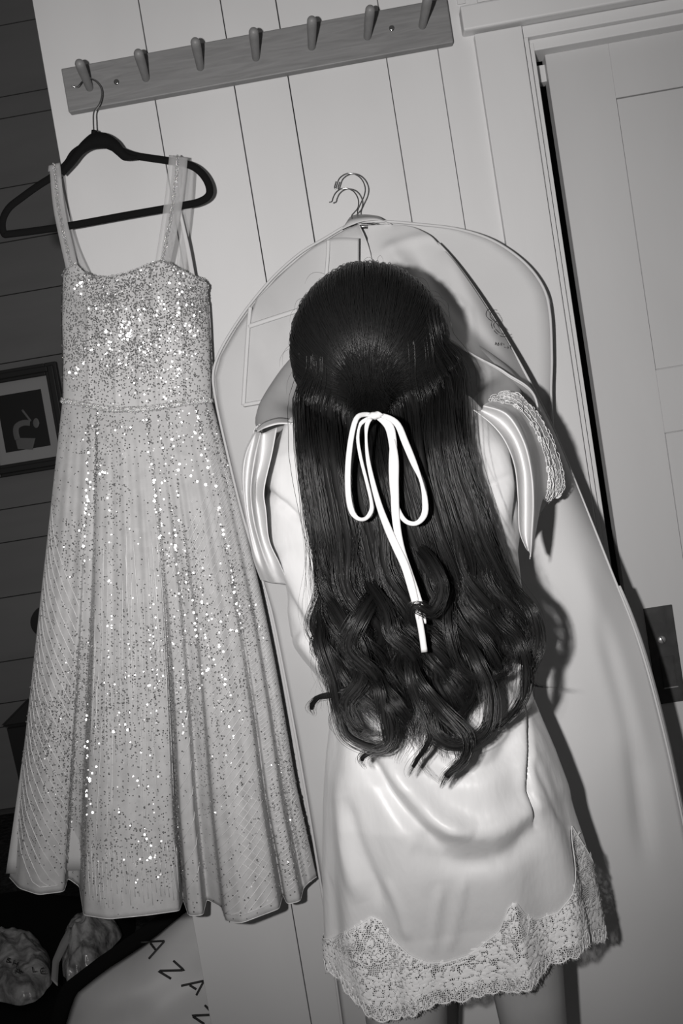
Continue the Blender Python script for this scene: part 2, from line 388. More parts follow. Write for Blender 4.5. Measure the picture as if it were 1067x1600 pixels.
for i, v in enumerate(vv):
    px = wx+(hemp[:, 0]-wx)*v + 14*wpar*np.sin(np.pi*min(1, v*1.25))*0.8
    py = wy+(hemp[:, 1]-wy)*v
    smooth_y = -0.055-0.12*np.sqrt(np.maximum(0, 1-(2*wpar-1)**2))
    k = v**1.1
    yy = wyd*(1-v)+(hemp[:, 2]*k+smooth_y*(1-k))*v + micro*min(1, v*4)*(1-0.5*v)
    for j in range(NCS): skirt[i, j] = P(px[j], py[j], yy[j])
skn = grid_normals(skirt)
solid_grid('skirt', skirt, TULLE, dress, 0.0012, nrm=skn)
lin = skirt[:int(NRS*0.955)].copy()-skn[:int(NRS*0.955)]*0.012
solid_grid('skirt_lining', lin, LINING, dress, 0.0012)
bk = np.zeros((40, 60, 3))
for i, v in enumerate(np.linspace(0, 0.985, 40)):
    row = skirt[int(v*(NRS-1))]; a0, a1 = row[0], row[-1]
    t = np.linspace(0, 1, 60)[:, None]; bk[i] = a0+(a1-a0)*t; bk[i, :, 1] += 0.012*np.sin(t[:, 0]*np.pi*6)*v+0.02*np.sin(np.pi*t[:, 0])
bk[:, :, 1] = np.minimum(bk[:, :, 1], -0.03)
solid_grid('skirt_back', bk, LINING, dress, 0.001)

tube('hem_edge', skirt[-1], 0.0009, BEAD, dress, 5)
def sample(Gd, N_, u, v):
    nr_, nc_ = Gd.shape[:2]; a = v*(nr_-1); b = u*(nc_-1)
    i = np.clip(a.astype(int), 0, nr_-2); j = np.clip(b.astype(int), 0, nc_-2); fa = (a-i)[:, None]; fb = (b-j)[:, None]
    g = lambda X: (X[i, j]*(1-fa)*(1-fb)+X[i+1, j]*fa*(1-fb)+X[i, j+1]*(1-fa)*fb+X[i+1, j+1]*fa*fb)
    return g(Gd), norm(g(N_))
def vnoise(u, v, fu, fv, seed):
    r = np.random.default_rng(seed); t = r.random((64, 64))
    a, b = u*fu, v*fv; i, j = a.astype(int), b.astype(int); fa, fb = a-i, b-j
    fa = fa*fa*(3-2*fa); fb = fb*fb*(3-2*fb); g = lambda x, y: t[x % 64, y % 64]
    return g(i, j)*(1-fa)*(1-fb)+g(i+1, j)*fa*(1-fb)+g(i, j+1)*(1-fa)*fb+g(i+1, j+1)*fa*fb
def discs(name, pos, nrm_, rad, tilt, m, parent, off=0.0015):
    n = len(pos); nn = norm(nrm_+rng.normal(0, 1, (n, 3))*np.asarray(tilt).reshape(-1, 1))
    t = norm(np.cross(nn, rng.normal(0, 1, (n, 3)))); b = np.cross(nn, t)
    a = np.linspace(0, 2*np.pi, 6, endpoint=False)
    r = np.asarray(rad).reshape(-1, 1, 1)
    v = (pos+nrm_*off)[:, None]+r*(np.cos(a)[None, :, None]*t[:, None]+np.sin(a)[None, :, None]*b[:, None])
    return stuff(fast_mesh(name, v.reshape(-1, 3), np.arange(n*6).reshape(n, 6), m, parent, False))
# skirt sequins along fanning rows
n = 60000
u = rng.random(n); v = rng.random(n)**0.8
rows = 130; u = (np.floor(u*rows)+0.5+rng.normal(0, 0.2, n))/rows + 0.012*np.sin(v*5+u*9)
u = np.clip(u, 0.002, 0.998)
den = 0.08+1.1*np.clip(vnoise(u, v, 9, 7, 3)-0.33, 0, 1)*vnoise(u, v, 40, 14, 5)*1.6 + 0.35*np.exp(-(v/0.10)**2)
den += 1.1*np.exp(-((v-0.72)/0.2)**2)*(u < 0.55)*vnoise(u, v, 14, 9, 11)
den *= np.where(v > 0.94, 0.25, 1.0)
keep = rng.random(n) < np.clip(den, 0, 1)*0.72
ps, pn = sample(skirt, skn, u[keep], v[keep])
pn = np.where(((CAM-ps)*pn).sum(1, keepdims=True) < 0, -pn, pn)
discs('skirt_sequins', ps, pn, rng.uniform(0.0011, 0.0019, len(ps)), rng.uniform(0.1, 0.42, len(ps)), SEQ, dress)
bn = grid_normals(bod)
n = 16000; u = rng.random(n); v = rng.random(n)**1.15*0.985
u = np.clip((np.floor(u*64)+0.5+rng.normal(0, 0.33, n))/64, 0.004, 0.996)
den = (0.25+0.9*vnoise(u, v, 12, 7, 21))*np.where(v > 0.6, np.clip(1-(v-0.6)*1.8, .2, 1), 1)
keep = rng.random(n) < den*0.62
ps, pn = sample(bod, bn, u[keep], v[keep])
discs('bodice_sequins', ps, pn, rng.uniform(0.0011, 0.0019, len(ps)), rng.uniform(0.1, 0.42, len(ps)), SEQ, dress)
def paillettes(Gd, Nn, us, vs2, parent):
    ps, pn = sample(Gd, Nn, us, vs2); hv = norm(norm(CAM-ps)+norm(FLP-ps)); discs('glint_paillettes', ps+pn*.001, hv, rng.uniform(.0016, .0027, len(ps)), np.full(len(ps), .06), SEQ, parent)  # extra discs added for glints, each tilted halfway between flash and camera
cu = np.array([(.30, .08), (.12, .3), (.72, .10), (.80, .12), (.86, .20), (.62, .32), (.70, .42), (.75, .5), (.36, .62), (.28, .72), (.30, .78), (.40, .86), (.15, .18), (.5, .2), (.85, .4), (.2, .65)])
ci = rng.integers(0, len(cu), 150); paillettes(skirt, skn, np.clip(cu[ci, 0]+rng.normal(0, .018, 150), .01, .99), np.clip(cu[ci, 1]+rng.normal(0, .035, 150), .02, .95), dress)
cu = np.array([(.30, .5), (.78, .12), (.82, .2), (.88, .4), (.44, .42), (.45, .5), (.76, .75), (.12, .15), (.8, .6), (.1, .75), (.68, .35)])
ci = rng.integers(0, len(cu), 70); paillettes(bod, grid_normals(bod), np.clip(cu[ci, 0]+rng.normal(0, .03, 70), .01, .99), np.clip(cu[ci, 1]+rng.normal(0, .06, 70), .02, .95), dress)
# bead rows: fine raised lines, fanning and herringbone
paths = []
def brow(u0, v0, u1, v1, n_=10):
    t = np.linspace(0, 1, n_); q, qn = sample(skirt, skn, np.clip(u0+(u1-u0)*t, 0.002, 0.998), np.clip(v0+(v1-v0)*t, 0, 0.985)); paths.append(q+qn*0.0012)
UH = lambda px: float(np.interp(px, np.maximum.accumulate(hemp[:, 0]), np.linspace(0, 1, NCS)))
a_, b_ = 0.01, UH(102)
for v0 in np.arange(0.22, 0.9, 0.03): brow(a_, v0, b_, v0+0.22)
a_, b_ = UH(133), UH(282)
for k in range(46):
    u0 = a_+(b_-a_)*(k+.5)/46; v0 = rng.uniform(.2, .6); brow(u0, v0, u0+rng.uniform(-.006, .006), v0+rng.uniform(.1, .3))
for k in range(26): u0 = a_+(b_-a_)*(k+.5)/26; brow(u0, rng.uniform(.84, .9), u0+.006, rng.uniform(.95, .985), 5)
for v0 in np.arange(.3, .98, .05): brow(UH(296), v0, UH(318), v0-.05, 5)
a_, b_ = UH(354), UH(436)
for v0 in np.arange(.25, 1.06, .018): brow(a_, v0, b_, v0-.09, 8)
for v0 in np.arange(.8, .98, .02): brow(a_+(b_-a_)*.45, v0-.07, b_, v0, 6)
for a_, b_ in ((UH(450), UH(468)), (UH(476), .997)):
    for v0 in np.arange(.06, .985, .0085): brow(a_, v0, b_, v0-.012, 4)
stuff(tubes('bead_embroidery', paths, 0.0008, BEAD, dress, 4))
def bead_string(name, path, wid, count, m, parent, r=0.0016):
    p = linres(path, count); T = norm(np.gradient(p, axis=0)); S = norm(np.cross(T, np.array([0, -1.0, 0])))
    pos = p+S*rng.uniform(-wid, wid, (count, 1)) + np.array([0, -0.002, 0])*rng.uniform(0.3, 1, (count, 1))
    o8 = np.array([[1, 0, 0], [-1, 0, 0], [0, 1, 0], [0, -1, 0], [0, 0, 1], [0, 0, -1]], float)*r
    fc = np.array([[0, 2, 4], [2, 1, 4], [1, 3, 4], [3, 0, 4], [2, 0, 5], [1, 2, 5], [3, 1, 5], [0, 3, 5]])
    v = (pos[:, None]+o8[None]*rng.uniform(.7, 1.2, (count, 1, 1))).reshape(-1, 3)
    return stuff(fast_mesh(name, v, (fc[None]+6*np.arange(count)[:, None, None]).reshape(-1, 3), m, parent, True))
bp_ = np.stack([bod[-1, j] for j in range(nc)])+np.array([0, -0.004, 0])
tube('belt', linres(bp_, 80), 0.0052, BEAD, dress, 8, flat=0.7)
bead_string('belt_beads', bp_+np.array([0, -0.004, 0]), 0.0055, 620, SILVER, dress)
bead_string('neckline_beads', bod[0]+np.array([0, -0.002, 0.001]), 0.001, 140, SILVER, dress, 0.0012)
def strip(name, L_, R_, m, parent, n=30, th=0.0008):
    A = np.stack([catmull(PL(L_), n), catmull(PL(R_), n)], 1)
    A = np.stack([A[:, 0]*(1-k)+A[:, 1]*k for k in np.linspace(0, 1, 5)], 1)
    return solid_grid(name, A, m, parent, th), A
st, A = strip('strap', [(75, 268, -.066), (77, 262, -.088), (84, 330, -.09), (103, 420, -.085)], [(92, 262, -.066), (94, 258, -.088), (102, 330, -.09), (121, 412, -.085)], SHEER, dress)
bead_string('strap_beads', A[2:, 2]+np.array([0, -.002, 0]), 0.003, 240, SILVER, st)
strip('strap', [(88, 270, -.062), (93, 300, -.055), (112, 380, -.05), (132, 432, -.045)], [(93, 268, -.062), (99, 300, -.055), (120, 380, -.05), (143, 432, -.045)], SHEER, dress)
st, A = strip('strap', [(262, 252, -.066), (264, 246, -.088), (256, 320, -.092), (242, 412, -.10)], [(290, 256, -.066), (293, 250, -.088), (283, 330, -.092), (265, 415, -.10)], SHEER, dress)
bead_string('strap_beads', A[2:, 2]+np.array([0, -.002, 0]), 0.0035, 320, SILVER, st)
strip('strap', [(288, 256, -.062), (286, 320, -.055), (279, 380, -.05), (276, 428, -.045)], [(303, 262, -.062), (300, 320, -.055), (294, 380, -.05), (291, 430, -.045)], SHEER, dress)
strip('hanging_loop', [(280, 335, -.085), (290, 390, -.075), (297, 432, -.07)], [(283, 330, -.085), (296, 385, -.075), (305, 434, -.07)], LINING, dress)

# ------------------------------------------------------------------ white garment bag
gb = root('garment_bag', P(780, 1560, -0.12), 'large white garment bag hanging open on the plank wall behind the person', 'garment bag')
yb = -0.085
LE = [(556, 347), (535, 356), (510, 371), (470, 395), (430, 430), (395, 470), (365, 512), (342, 553), (333, 585), (337, 625), (351, 690), (375, 790), (398, 870), (425, 960), (462, 1150), (496, 1350), (520, 1500), (545, 1680)]
RE = [(560, 347), (600, 346), (650, 350), (715, 358), (770, 376), (818, 409), (848, 448), (859, 490), (862, 560), (861, 620), (866, 700), (885, 850), (905, 1000), (930, 1150), (955, 1320), (975, 1500), (995, 1680)]
Lc = linres(PL([(x, y, yb) for x, y in LE]), 90); Rc = linres(PL([(x, y, yb) for x, y in RE]), 90)
t = np.linspace(0, 1, 24)
B = Lc[:, None]*(1-t)[None, :, None]+Rc[:, None]*t[None, :, None]
B[:, :, 1] += 0.004*np.sin(t*9)[None, :]
solid_grid('back_panel', B, BAGW, gb, 0.002)
tube('piping', catmull(PL([(x, y, yb-0.004) for x, y in LE]), 140), 0.0028, PIPE, gb, 8)
tube('piping', catmull(PL([(x, y, yb-0.004) for x, y in RE[:13]]), 120), 0.0028, PIPE, gb, 8)
# left front panel: bulges off the back panel
FRE = [(560, 352), (572, 375), (580, 400), (588, 450), (595, 520), (600, 600), (610, 700), (625, 850), (645, 1000), (665, 1150), (690, 1350), (708, 1500), (725, 1680)]
Lf = linres(PL([(x+3, y+3, yb-0.01) for x, y in LE]), 90); Rf = linres(PL([(x, y, yb-0.05) for x, y in FRE]), 90)
t = np.linspace(0, 1, 30); A = Lf[:, None]*(1-t)[None, :, None]+Rf[:, None]*t[None, :, None]
A[:, :, 1] -= 0.03*np.sin(np.pi*np.clip(t, 0, 1))[None, :]*np.clip(np.linspace(0, 6, 90), 0, 1)[:, None]
solid_grid('front_panel', A, BAGW, gb, 0.002)
# pocket with window, standing a little proud
pkt = [[(400, 468), (465, 405), (512, 374), (560, 372)], [(388, 510), (440, 492), (500, 474), (560, 456)], [(384, 570), (440, 550), (500, 532), (560, 515)], [(380, 632), (430, 622), (500, 600), (560, 580)]]
K = np.array([[P(x, y, yb-0.05-0.012*j) for j, (x, y) in enumerate(r)] for r in pkt])
K2 = np.stack([catmull(K[i], 24) for i in range(4)]); K3 = np.stack([catmull(K2[:, j], 30) for j in range(24)], 1)
po = solid_grid('pocket', K3, VINYL, gb, 0.003)
def seam(name, pts, r, m, par): return tube(name, catmull(PL(pts), 30), r, m, par, 8, flat=0.5)
seam('pocket_binding', [(391, 480, yb-.054), (388, 510, yb-.054), (384, 570, yb-.054), (380, 633, yb-.054)], 0.004, PIPE, po)
seam('pocket_binding', [(380, 633, yb-.054), (430, 623, yb-.066), (500, 600, yb-.08), (560, 580, yb-.09)], 0.004, PIPE, po)
seam('pocket_binding', [(388, 510, yb-.054), (440, 493, yb-.066), (500, 474, yb-.08), (560, 456, yb-.09)], 0.0045, PIPE, po)
seam('pocket_binding', [(513, 376, yb-.075), (512, 400, yb-.078), (509, 440, yb-.08)], 0.0035, PIPE, po)
# right front flap, pulled aside
RB = [(600, 350, -.10), (650, 356, -.115), (690, 386, -.14), (740, 450, -.165), (800, 546, -.19), (850, 640, -.215), (882, 712, -.23), (950, 880, -.25), (1000, 1010, -.26), (1038, 1150, -.27), (1066, 1280, -.27), (1100, 1450, -.27), (1135, 1680, -.27)]
LB = [(575, 352, -.105), (578, 400, -.12), (610, 440, -.14), (670, 505, -.24), (735, 552, -.335), (790, 583, -.37), (838, 628, -.355), (830, 740, -.31), (790, 880, -.28), (750, 1040, -.27), (730, 1200, -.27), (720, 1400, -.27), (715, 1680, -.27)]
Rc = catmull(PL(RB), 130); Lc = catmull(PL(LB), 130)
t = np.linspace(0, 1, 40); FLAP = Lc[:, None]*(1-t)[None, :, None]+Rc[:, None]*t[None, :, None]
rr_ = np.linspace(0, 12, 130)
FLAP[:, :, 1] -= (0.035*np.sin(np.pi*t)[None, :]*np.clip((rr_-6.5)/2, 0, 1)[:, None])
fx, fy = proj(FLAP.reshape(-1, 3)); fx = fx.reshape(FLAP.shape[:2]); fy = fy.reshape(fx.shape)
dsp = fold_disp(fx, fy, [([(690, 388), (740, 470), (800, 570)], 0.010, 14), ([(640, 380), (700, 470), (760, 540), (830, 610)], -0.012, 12), ([(600, 380), (650, 440), (720, 520)], 0.010, 14), ([(590, 392), (650, 372), (690, 370)], 0.006, 8), ([(930, 950), (985, 1150), (1010, 1350)], -0.012, 14), ([(900, 860), (960, 1050), (1000, 1200)], 0.01, 22), ([(735, 560), (800, 605), (850, 660)], -0.006, 6)])
FLAP[:, :, 1] -= dsp
fo = solid_grid('front_flap', FLAP, BAGW, gb, 0.002)
tube('flap_binding', Lc[8:75]+np.array([0, -0.002, 0]), 0.0018, PIPE, fo, 8)
g0 = Rc[78:]; off = np.array([0.010, 0.05, 0.0])
A = np.stack([g0+off*k*np.clip(np.linspace(0, 2, len(g0)), 0, 1)[:, None] for k in np.linspace(0, 1, 6)], 1)
A[:, :, 0] += 0.006*np.sin(np.linspace(0, np.pi, 6))[None]
solid_grid('side_gusset', A, BAGW, gb, 0.002)
tube('flap_binding', Rc[20:]+np.array([0, -0.001, 0]), 0.0022, BAGW, fo, 8)
# printed mark and lettering on the flap
FP = FLAP.reshape(-1, 3); fxr, fyr = proj(FP)
def onflap(px, py, lift=0.0015):
    d = (fxr-px)**2+(fyr-py)**2; i = np.argsort(d)[:4]; w = 1/(d[i]+0.5); y = (FP[i, 1]*w).sum()/w.sum()
    return P(px, py, y-lift)
def q5(x, y): return (720+x/6.67, 440+y/6.67)
mark_o = [(480, 570), (430, 572), (380, 545), (335, 495), (315, 440), (325, 415), (285, 385), (262, 345), (272, 305), (300, 285), (322, 292)]
mark_i = [(470, 540), (425, 545), (375, 510), (345, 465), (345, 435), (375, 405), (350, 345), (325, 318), (302, 335), (312, 375), (345, 408), (395, 460), (430, 500)]
for mk in (mark_o, mark_i):
    pts = catmull(np.array([q5(*p) for p in mk]), 40)
    tube('printed_mark', np.array([onflap(x, y) for x, y in pts]), 0.0006, INK, fo, 5)
glyph = {'A': [[(0, 0), (.5, 1), (1, 0)], [(.2, .4), (.8, .4)]], 'B': [[(0, 0), (0, 1), (.8, .8), (.1, .5), (.9, .25), (0, 0)]], 'E': [[(.9, 0), (0, 0), (0, 1), (.9, 1)], [(0, .5), (.7, .5)]],
         'L': [[(0, 1), (0, 0), (.8, 0)]], 'H': [[(0, 0), (0, 1)], [(1, 0), (1, 1)], [(0, .5), (1, .5)]], 'S': [[(.9, .9), (.1, .8), (.1, .55), (.9, .4), (.8, .05), (0, .1)]], 'I': [[(.5, 0), (.5, 1)]], 'Z': [[(0, 1), (1, 1), (0, 0), (1, 0)]],
         '&': [[(1, 0), (.2, .75), (.45, 1), (.65, .75), (.1, .3), (.3, 0), (.9, .4)]], 'R': [[(0, 0), (0, 1), (.8, .8), (.1, .5), (.9, 0)]]}
tp = []
for k, ch in enumerate('ABELSI'):
    o_ = np.array([773.5+k*4.6, 533.5+k*1.1+(0.6 if k > 3 else 0)])
    for st_ in glyph[ch]:
        pp = np.array([o_+np.array([3.0*x-0.5*y, 0.8*x+5.5*(1-y)]) for x, y in st_]); pp = linres(pp, 6)
        tp.append(np.array([onflap(x, y) for x, y in pp]))
tubes('printed_lettering', tp, 0.0005, INK, fo, 4)
# throat of the bag around the hooks
A = np.stack([catmull(PL([(532, 358, -.12), (545, 352, -.125), (565, 345, -.125), (590, 343, -.12), (612, 350, -.11)]), 24), catmull(PL([(537, 356, -.07), (548, 338, -.065), (568, 335, -.065), (590, 338, -.065), (608, 350, -.07)]), 24)])
solid_grid('collar_opening', A, PIPE, gb, 0.002)
# two hangers inside the bag
def wire_hanger(pts, label, dy):
    r = root('wire_hook_hanger', P(560, 400, -0.1+dy), label, 'hanger')
    tube('hook', catmull(PL([(a, b, -.075+dy) for a, b in pts]), 60), 0.0014, CHROME, r, 8)
    e = pts[-1]
    tube('shoulder_bar', catmull(PL([(400, 545, -.098+dy), (420, 500, -.095+dy), (480, 440, -.095+dy), (e[0], e[1]+2, -.085+dy), (625, 375, -.095+dy), (660, 400, -.095+dy), (690, 440, -.095+dy)]), 60), 0.004, CHROME, r, 8)
q4 = lambda L_: [(480+x/7.62, 250+y/7.62) for x, y in L_]
wire_hanger(q4([(345, 255), (325, 325), (340, 340), (352, 300), (380, 225), (440, 175), (510, 158), (590, 180), (655, 240), (690, 330), (680, 420), (640, 510), (605, 590), (600, 640), (618, 745)]), 'steel hanger in the white bag whose hook stands highest', 0.0)
wire_hanger(q4([(260, 505), (295, 492), (308, 450), (340, 390), (400, 345), (470, 340), (540, 365), (590, 425), (612, 500), (600, 575), (560, 625), (530, 665), (545, 720), (568, 800)]), 'steel hanger in the white bag with the lower hook', -0.012)

# ------------------------------------------------------------------ person
person = root('person', (0.0, -0.5, 0.0), 'person with long curled black hair in white satin robe reaching into the garment bag', 'person')
# body: one continuous skinned figure
J = {}
def jt(n_, p, r): J[n_] = (np.array(p, float), r)
pel = P(690, 1170, -.50)
jt('pelvis', pel, .13); jt('waist', P(660, 1010, -.50), .10); jt('chest', P(600, 800, -.50), .115); jt('upchest', P(592, 720, -.50), .10)
jt('neck', P(588, 660, -.48), .052); jt('skull', P(582, 590, -.47), .075); jt('head', P(578, 530, -.47), .092); jt('crown', P(574, 470, -.45), .07)
jt('shL', P(485, 735, -.49), .052); jt('elL', P(425, 655, -.34), .040); jt('faL', P(465, 585, -.26), .034); jt('wrL', P(520, 520, -.20), .025); jt('paL', P(545, 490, -.175), .027)
jt('shR', P(712, 720, -.49), .052); jt('elR', P(792, 612, -.30), .040); jt('faR', P(735, 560, -.25), .033); jt('wrR', P(665, 520, -.22), .025); jt('paR', P(640, 490, -.19), .027)
hl = P(640, 1180, -.50); kl = P(632, 1590, -.51); hr = P(770, 1170, -.50); kr = P(832, 1590, -.50)
jt('hipL', hl+[0, 0, -.02], .10); jt('thL', (hl+kl)/2, .088); jt('knL', kl, .074); jt('caL', kl+[.0, .01, -.16], .058); jt('anL', [kl[0]+.005, kl[1]+.02, .075], .036); jt('heL', [kl[0]+.005, kl[1]-.02, .036], .034); jt('toL', [kl[0], kl[1]+.15, .024], .022)
jt('hipR', hr+[0, 0, -.02], .10); jt('thR', (hr+kr)/2, .080); jt('knR', kr, .060); jt('caR', kr+[.0, .01, -.14], .052); jt('anR', [kr[0]+.005, kr[1]+.02, .075], .036); jt('heR', [kr[0]+.005, kr[1]-.02, .036], .034); jt('toR', [kr[0], kr[1]+.15, .024], .022)
ED = [('pelvis', 'waist'), ('waist', 'chest'), ('chest', 'upchest'), ('upchest', 'neck'), ('neck', 'skull'), ('skull', 'head'), ('head', 'crown')]
for s_ in 'LR':
    ED += [('upchest', 'sh'+s_), ('sh'+s_, 'el'+s_), ('el'+s_, 'fa'+s_), ('fa'+s_, 'wr'+s_), ('wr'+s_, 'pa'+s_), ('pelvis', 'hip'+s_), ('hip'+s_, 'th'+s_), ('th'+s_, 'kn'+s_), ('kn'+s_, 'ca'+s_), ('ca'+s_, 'an'+s_), ('an'+s_, 'he'+s_), ('an'+s_, 'to'+s_)]
    w0, p0 = J['wr'+s_][0], J['pa'+s_][0]; d = norm(p0-w0); side = norm(np.cross(d, [0, 1.0, 0])); up2 = np.cross(side, d)
    for k, (of, ln) in enumerate(((-.024, .058), (-.008, .072), (.009, .078), (.025, .070))):
        b0 = p0+d*.03+side*of; m0 = b0+d*ln*.5; e0 = m0+d*ln*.35+up2*.02*(1 if up2[1] > 0 else -1)
        jt(f'f{k}a'+s_, b0, .009); jt(f'f{k}b'+s_, m0, .0082); jt(f'f{k}c'+s_, e0, .007)
        ED += [('pa'+s_, f'f{k}a'+s_), (f'f{k}a'+s_, f'f{k}b'+s_), (f'f{k}b'+s_, f'f{k}c'+s_)]
    b0 = w0+d*.02-side*.035; jt('t0'+s_, b0, .010); jt('t1'+s_, b0+d*.035-side*.012, .009); jt('t2'+s_, b0+d*.06-side*.01, .0075)
    ED += [('wr'+s_, 't0'+s_), ('t0'+s_, 't1'+s_), ('t1'+s_, 't2'+s_)]
names = list(J); me = bpy.data.meshes.new('body')
me.from_pydata([tuple(J[n_][0]) for n_ in names], [(names.index(a), names.index(b)) for a, b in ED], [])
body = bpy.data.objects.new('body', me); C.objects.link(body); me.materials.append(SKIN)
md = body.modifiers.new('skin', 'SKIN'); md.use_smooth_shade = True
for i, n_ in enumerate(names):
    sv = me.skin_vertices[0].data[i]; r = J[n_][1]; sv.radius = (r, r); sv.use_root = (n_ == 'pelvis')
body.modifiers.new('sub', 'SUBSURF').levels = 2; body.modifiers['sub'].render_levels = 2
dg = bpy.context.evaluated_depsgraph_get(); nm = bpy.data.meshes.new_from_object(body.evaluated_get(dg))
bpy.data.objects.remove(body); body = bpy.data.objects.new('body', nm); nm.name = 'body'; link(body, person)
nm.polygons.foreach_set('use_smooth', [True]*len(nm.polygons))
if not nm.materials: nm.materials.append(SKIN)

# robe
SL = [(500, 628), (470, 640), (447, 662), (430, 695), (418, 750), (414, 800), (418, 850), (445, 915), (452, 960), (458, 990), (478, 1025), (505, 1055), (521, 1078), (521, 1105), (513, 1170), (509, 1250), (508, 1350), (511, 1430), (514, 1520)]
SR = [(700, 605), (735, 622), (754, 642), (790, 690), (812, 740), (814, 800), (806, 860), (812, 920), (830, 965), (843, 992), (838, 1020), (824, 1055), (827, 1082), (842, 1120), (860, 1165), (876, 1215), (890, 1262), (903, 1300), (915, 1340), (926, 1395), (931, 1460)]
sl = PL([(x, y, -.5) for x, y in SL]); sr = PL([(x, y, -.5) for x, y in SR])
ZTOP = 1.465
def xL(z): return np.interp(z, sl[::-1, 2], sl[::-1, 0])
def xR(z): return np.interp(z, sr[::-1, 2], sr[::-1, 0])
tab = np.array([(1.47, -.515, -.46), (1.44, -.54, -.43), (1.38, -.585, -.41), (1.30, -.598, -.40), (1.25, -.608, -.40), (1.12, -.60, -.40), (1.03, -.60, -.40), (.95, -.635, -.39), (.87, -.665, -.38), (.80, -.668, -.38), (.72, -.65, -.37), (.62, -.622, -.36), (.50, -.605, -.36), (.45, -.60, -.36)])[::-1]
def ringpt(th, z):
    a, b = xL(z), xR(z); yb_ = np.interp(z, tab[:, 0], tab[:, 1]); yf_ = np.interp(z, tab[:, 0], tab[:, 2])
    cx_, ax = (a+b)/2, (b-a)/2; yc = -.5
    cs, sn = np.cos(th), np.sin(th); e = 2/2.3
    x = cx_+ax*np.sign(cs)*np.abs(cs)**e
    y = np.where(sn > 0, yc-(yc-yb_)*np.abs(sn)**e, yc+(yf_-yc)*np.abs(sn)**e)
    return x, y
# satin lower edge and lace lower edge as heights over x
sat = [(512, 1470), (530, 1458), (548, 1448), (573, 1428), (588, 1436), (605, 1462), (640, 1490), (670, 1503), (700, 1506), (735, 1496), (760, 1470), (778, 1452), (788, 1412), (800, 1402), (815, 1425), (842, 1436), (868, 1425), (885, 1395), (898, 1345), (906, 1292), (928, 1380)]
lac = [(512, 1512), (535, 1535), (555, 1562), (585, 1580), (610, 1587), (640, 1578), (665, 1564), (690, 1560), (720, 1557), (750, 1547), (772, 1541), (800, 1535), (825, 1520), (860, 1497), (888, 1480), (910, 1462), (930, 1452)]
def yguess(px): 
    k = np.clip((px-720)/210, -1, 1); return -.5-.11*(1-abs(k)**2.3)**(1/2.3)
ST = PL([(x, y, yguess(x)) for x, y in sat]); LC = PL([(x, y, yguess(x)) for x, y in lac])
zsat = lambda x: np.interp(x, ST[:, 0], ST[:, 2]); zlac = lambda x: np.interp(x, LC[:, 0], LC[:, 2])
FOLDS = [([(560, 1165), (600, 1230), (650, 1290), (700, 1330)], -.016, 13), ([(590, 1160), (640, 1230), (690, 1280), (740, 1300)], .014, 16),
         ([(540, 1240), (560, 1330), (600, 1420)], -.008, 12), ([(525, 1200), (540, 1320), (570, 1410)], .006, 12),
         ([(640, 1320), (720, 1350), (800, 1330), (840, 1280)], -.010, 18), ([(650, 1270), (730, 1300), (800, 1285), (840, 1240)], .012, 20),
         ([(660, 1180), (720, 1210), (780, 1190), (810, 1130)], -.008, 14), ([(690, 1140), (750, 1165), (800, 1120)], .008, 14),
         ([(821, 1080), (825, 1160), (826, 1230), (842, 1300)], -.014, 4.5), ([(812, 1090), (815, 1170), (816, 1240)], .006, 10),
         ([(835, 1130), (860, 1190), (885, 1250)], .004, 7), ([(830, 1180), (855, 1240), (880, 1290)], -.004, 7),
         ([(690, 1380), (680, 1440), (675, 1490)], .004, 7), ([(725, 1370), (715, 1430), (700, 1490)], .004, 7), ([(600, 1370), (625, 1420), (640, 1470)], .004, 8),
         ([(402, 760), (435, 782), (470, 815)], -.008, 7), ([(425, 700), (432, 750), (445, 785)], .003, 12), ([(415, 855), (450, 930), (500, 1000), (530, 1060)], -.008, 10), ([(440, 860), (480, 950), (520, 1020)], .010, 16),
         ([(465, 990), (500, 1030), (530, 1070)], .012, 14), ([(760, 900), (790, 960), (815, 1020)], .010, 14), ([(800, 700), (812, 760), (806, 830)], -.010, 8), ([(770, 680), (790, 750), (770, 840)], .006, 16),
         ([(745, 770), (765, 760), (800, 740)], -.006, 8)]
NT, NZ = 300, 210
th = np.linspace(0, 2*np.pi, NT, endpoint=False)
RG = np.zeros((NZ, NT, 3))
for i, k in enumerate(np.linspace(0, 1, NZ)):
    z = np.full(NT, ZTOP)
    for it in range(2):
        x, y = ringpt(th, z); zb = np.where(np.sin(th) > -0.15, zsat(x), 0.56); z = ZTOP+(zb-ZTOP)*k
    x, y = ringpt(th, z)
    RG[i] = np.stack([x, y, z], -1)
gx, gy = proj(RG.reshape(-1, 3)); gx = gx.reshape(NZ, NT); gy = gy.reshape(NZ, NT)
ds = fold_disp(gx, gy, FOLDS); vis = np.clip(np.sin(th)*4+0.6, 0, 1)[None, :]
nrm_ = np.stack([np.cos(th), -np.sin(th), np.zeros(NT)], -1)
hemw = 0.005*np.sin(th*11)[None, :]*np.linspace(0, 1, NZ)[:, None]**2
RG += nrm_[None]*(ds*vis+hemw)[:, :, None]
v = RG.reshape(-1, 3); f = grid_faces(NZ, NT, True)[:, ::-1]
robe = fast_mesh('robe', v, f, SATIN, person); robe['label'] = 'white satin short robe with lace hem'
cap = [(0.0, -0.49, ZTOP+0.012)]
vc = np.concatenate([RG[0], [[(xL(ZTOP)+xR(ZTOP))/2, -.49, ZTOP+.015]]]); fc = [(i, (i+1) % NT, NT) for i in range(NT)]
mesh('yoke', vc, fc, SATIN, robe)
sm = robe.modifiers.new('thick', 'SOLIDIFY'); sm.thickness = 0.0015; sm.offset = -1
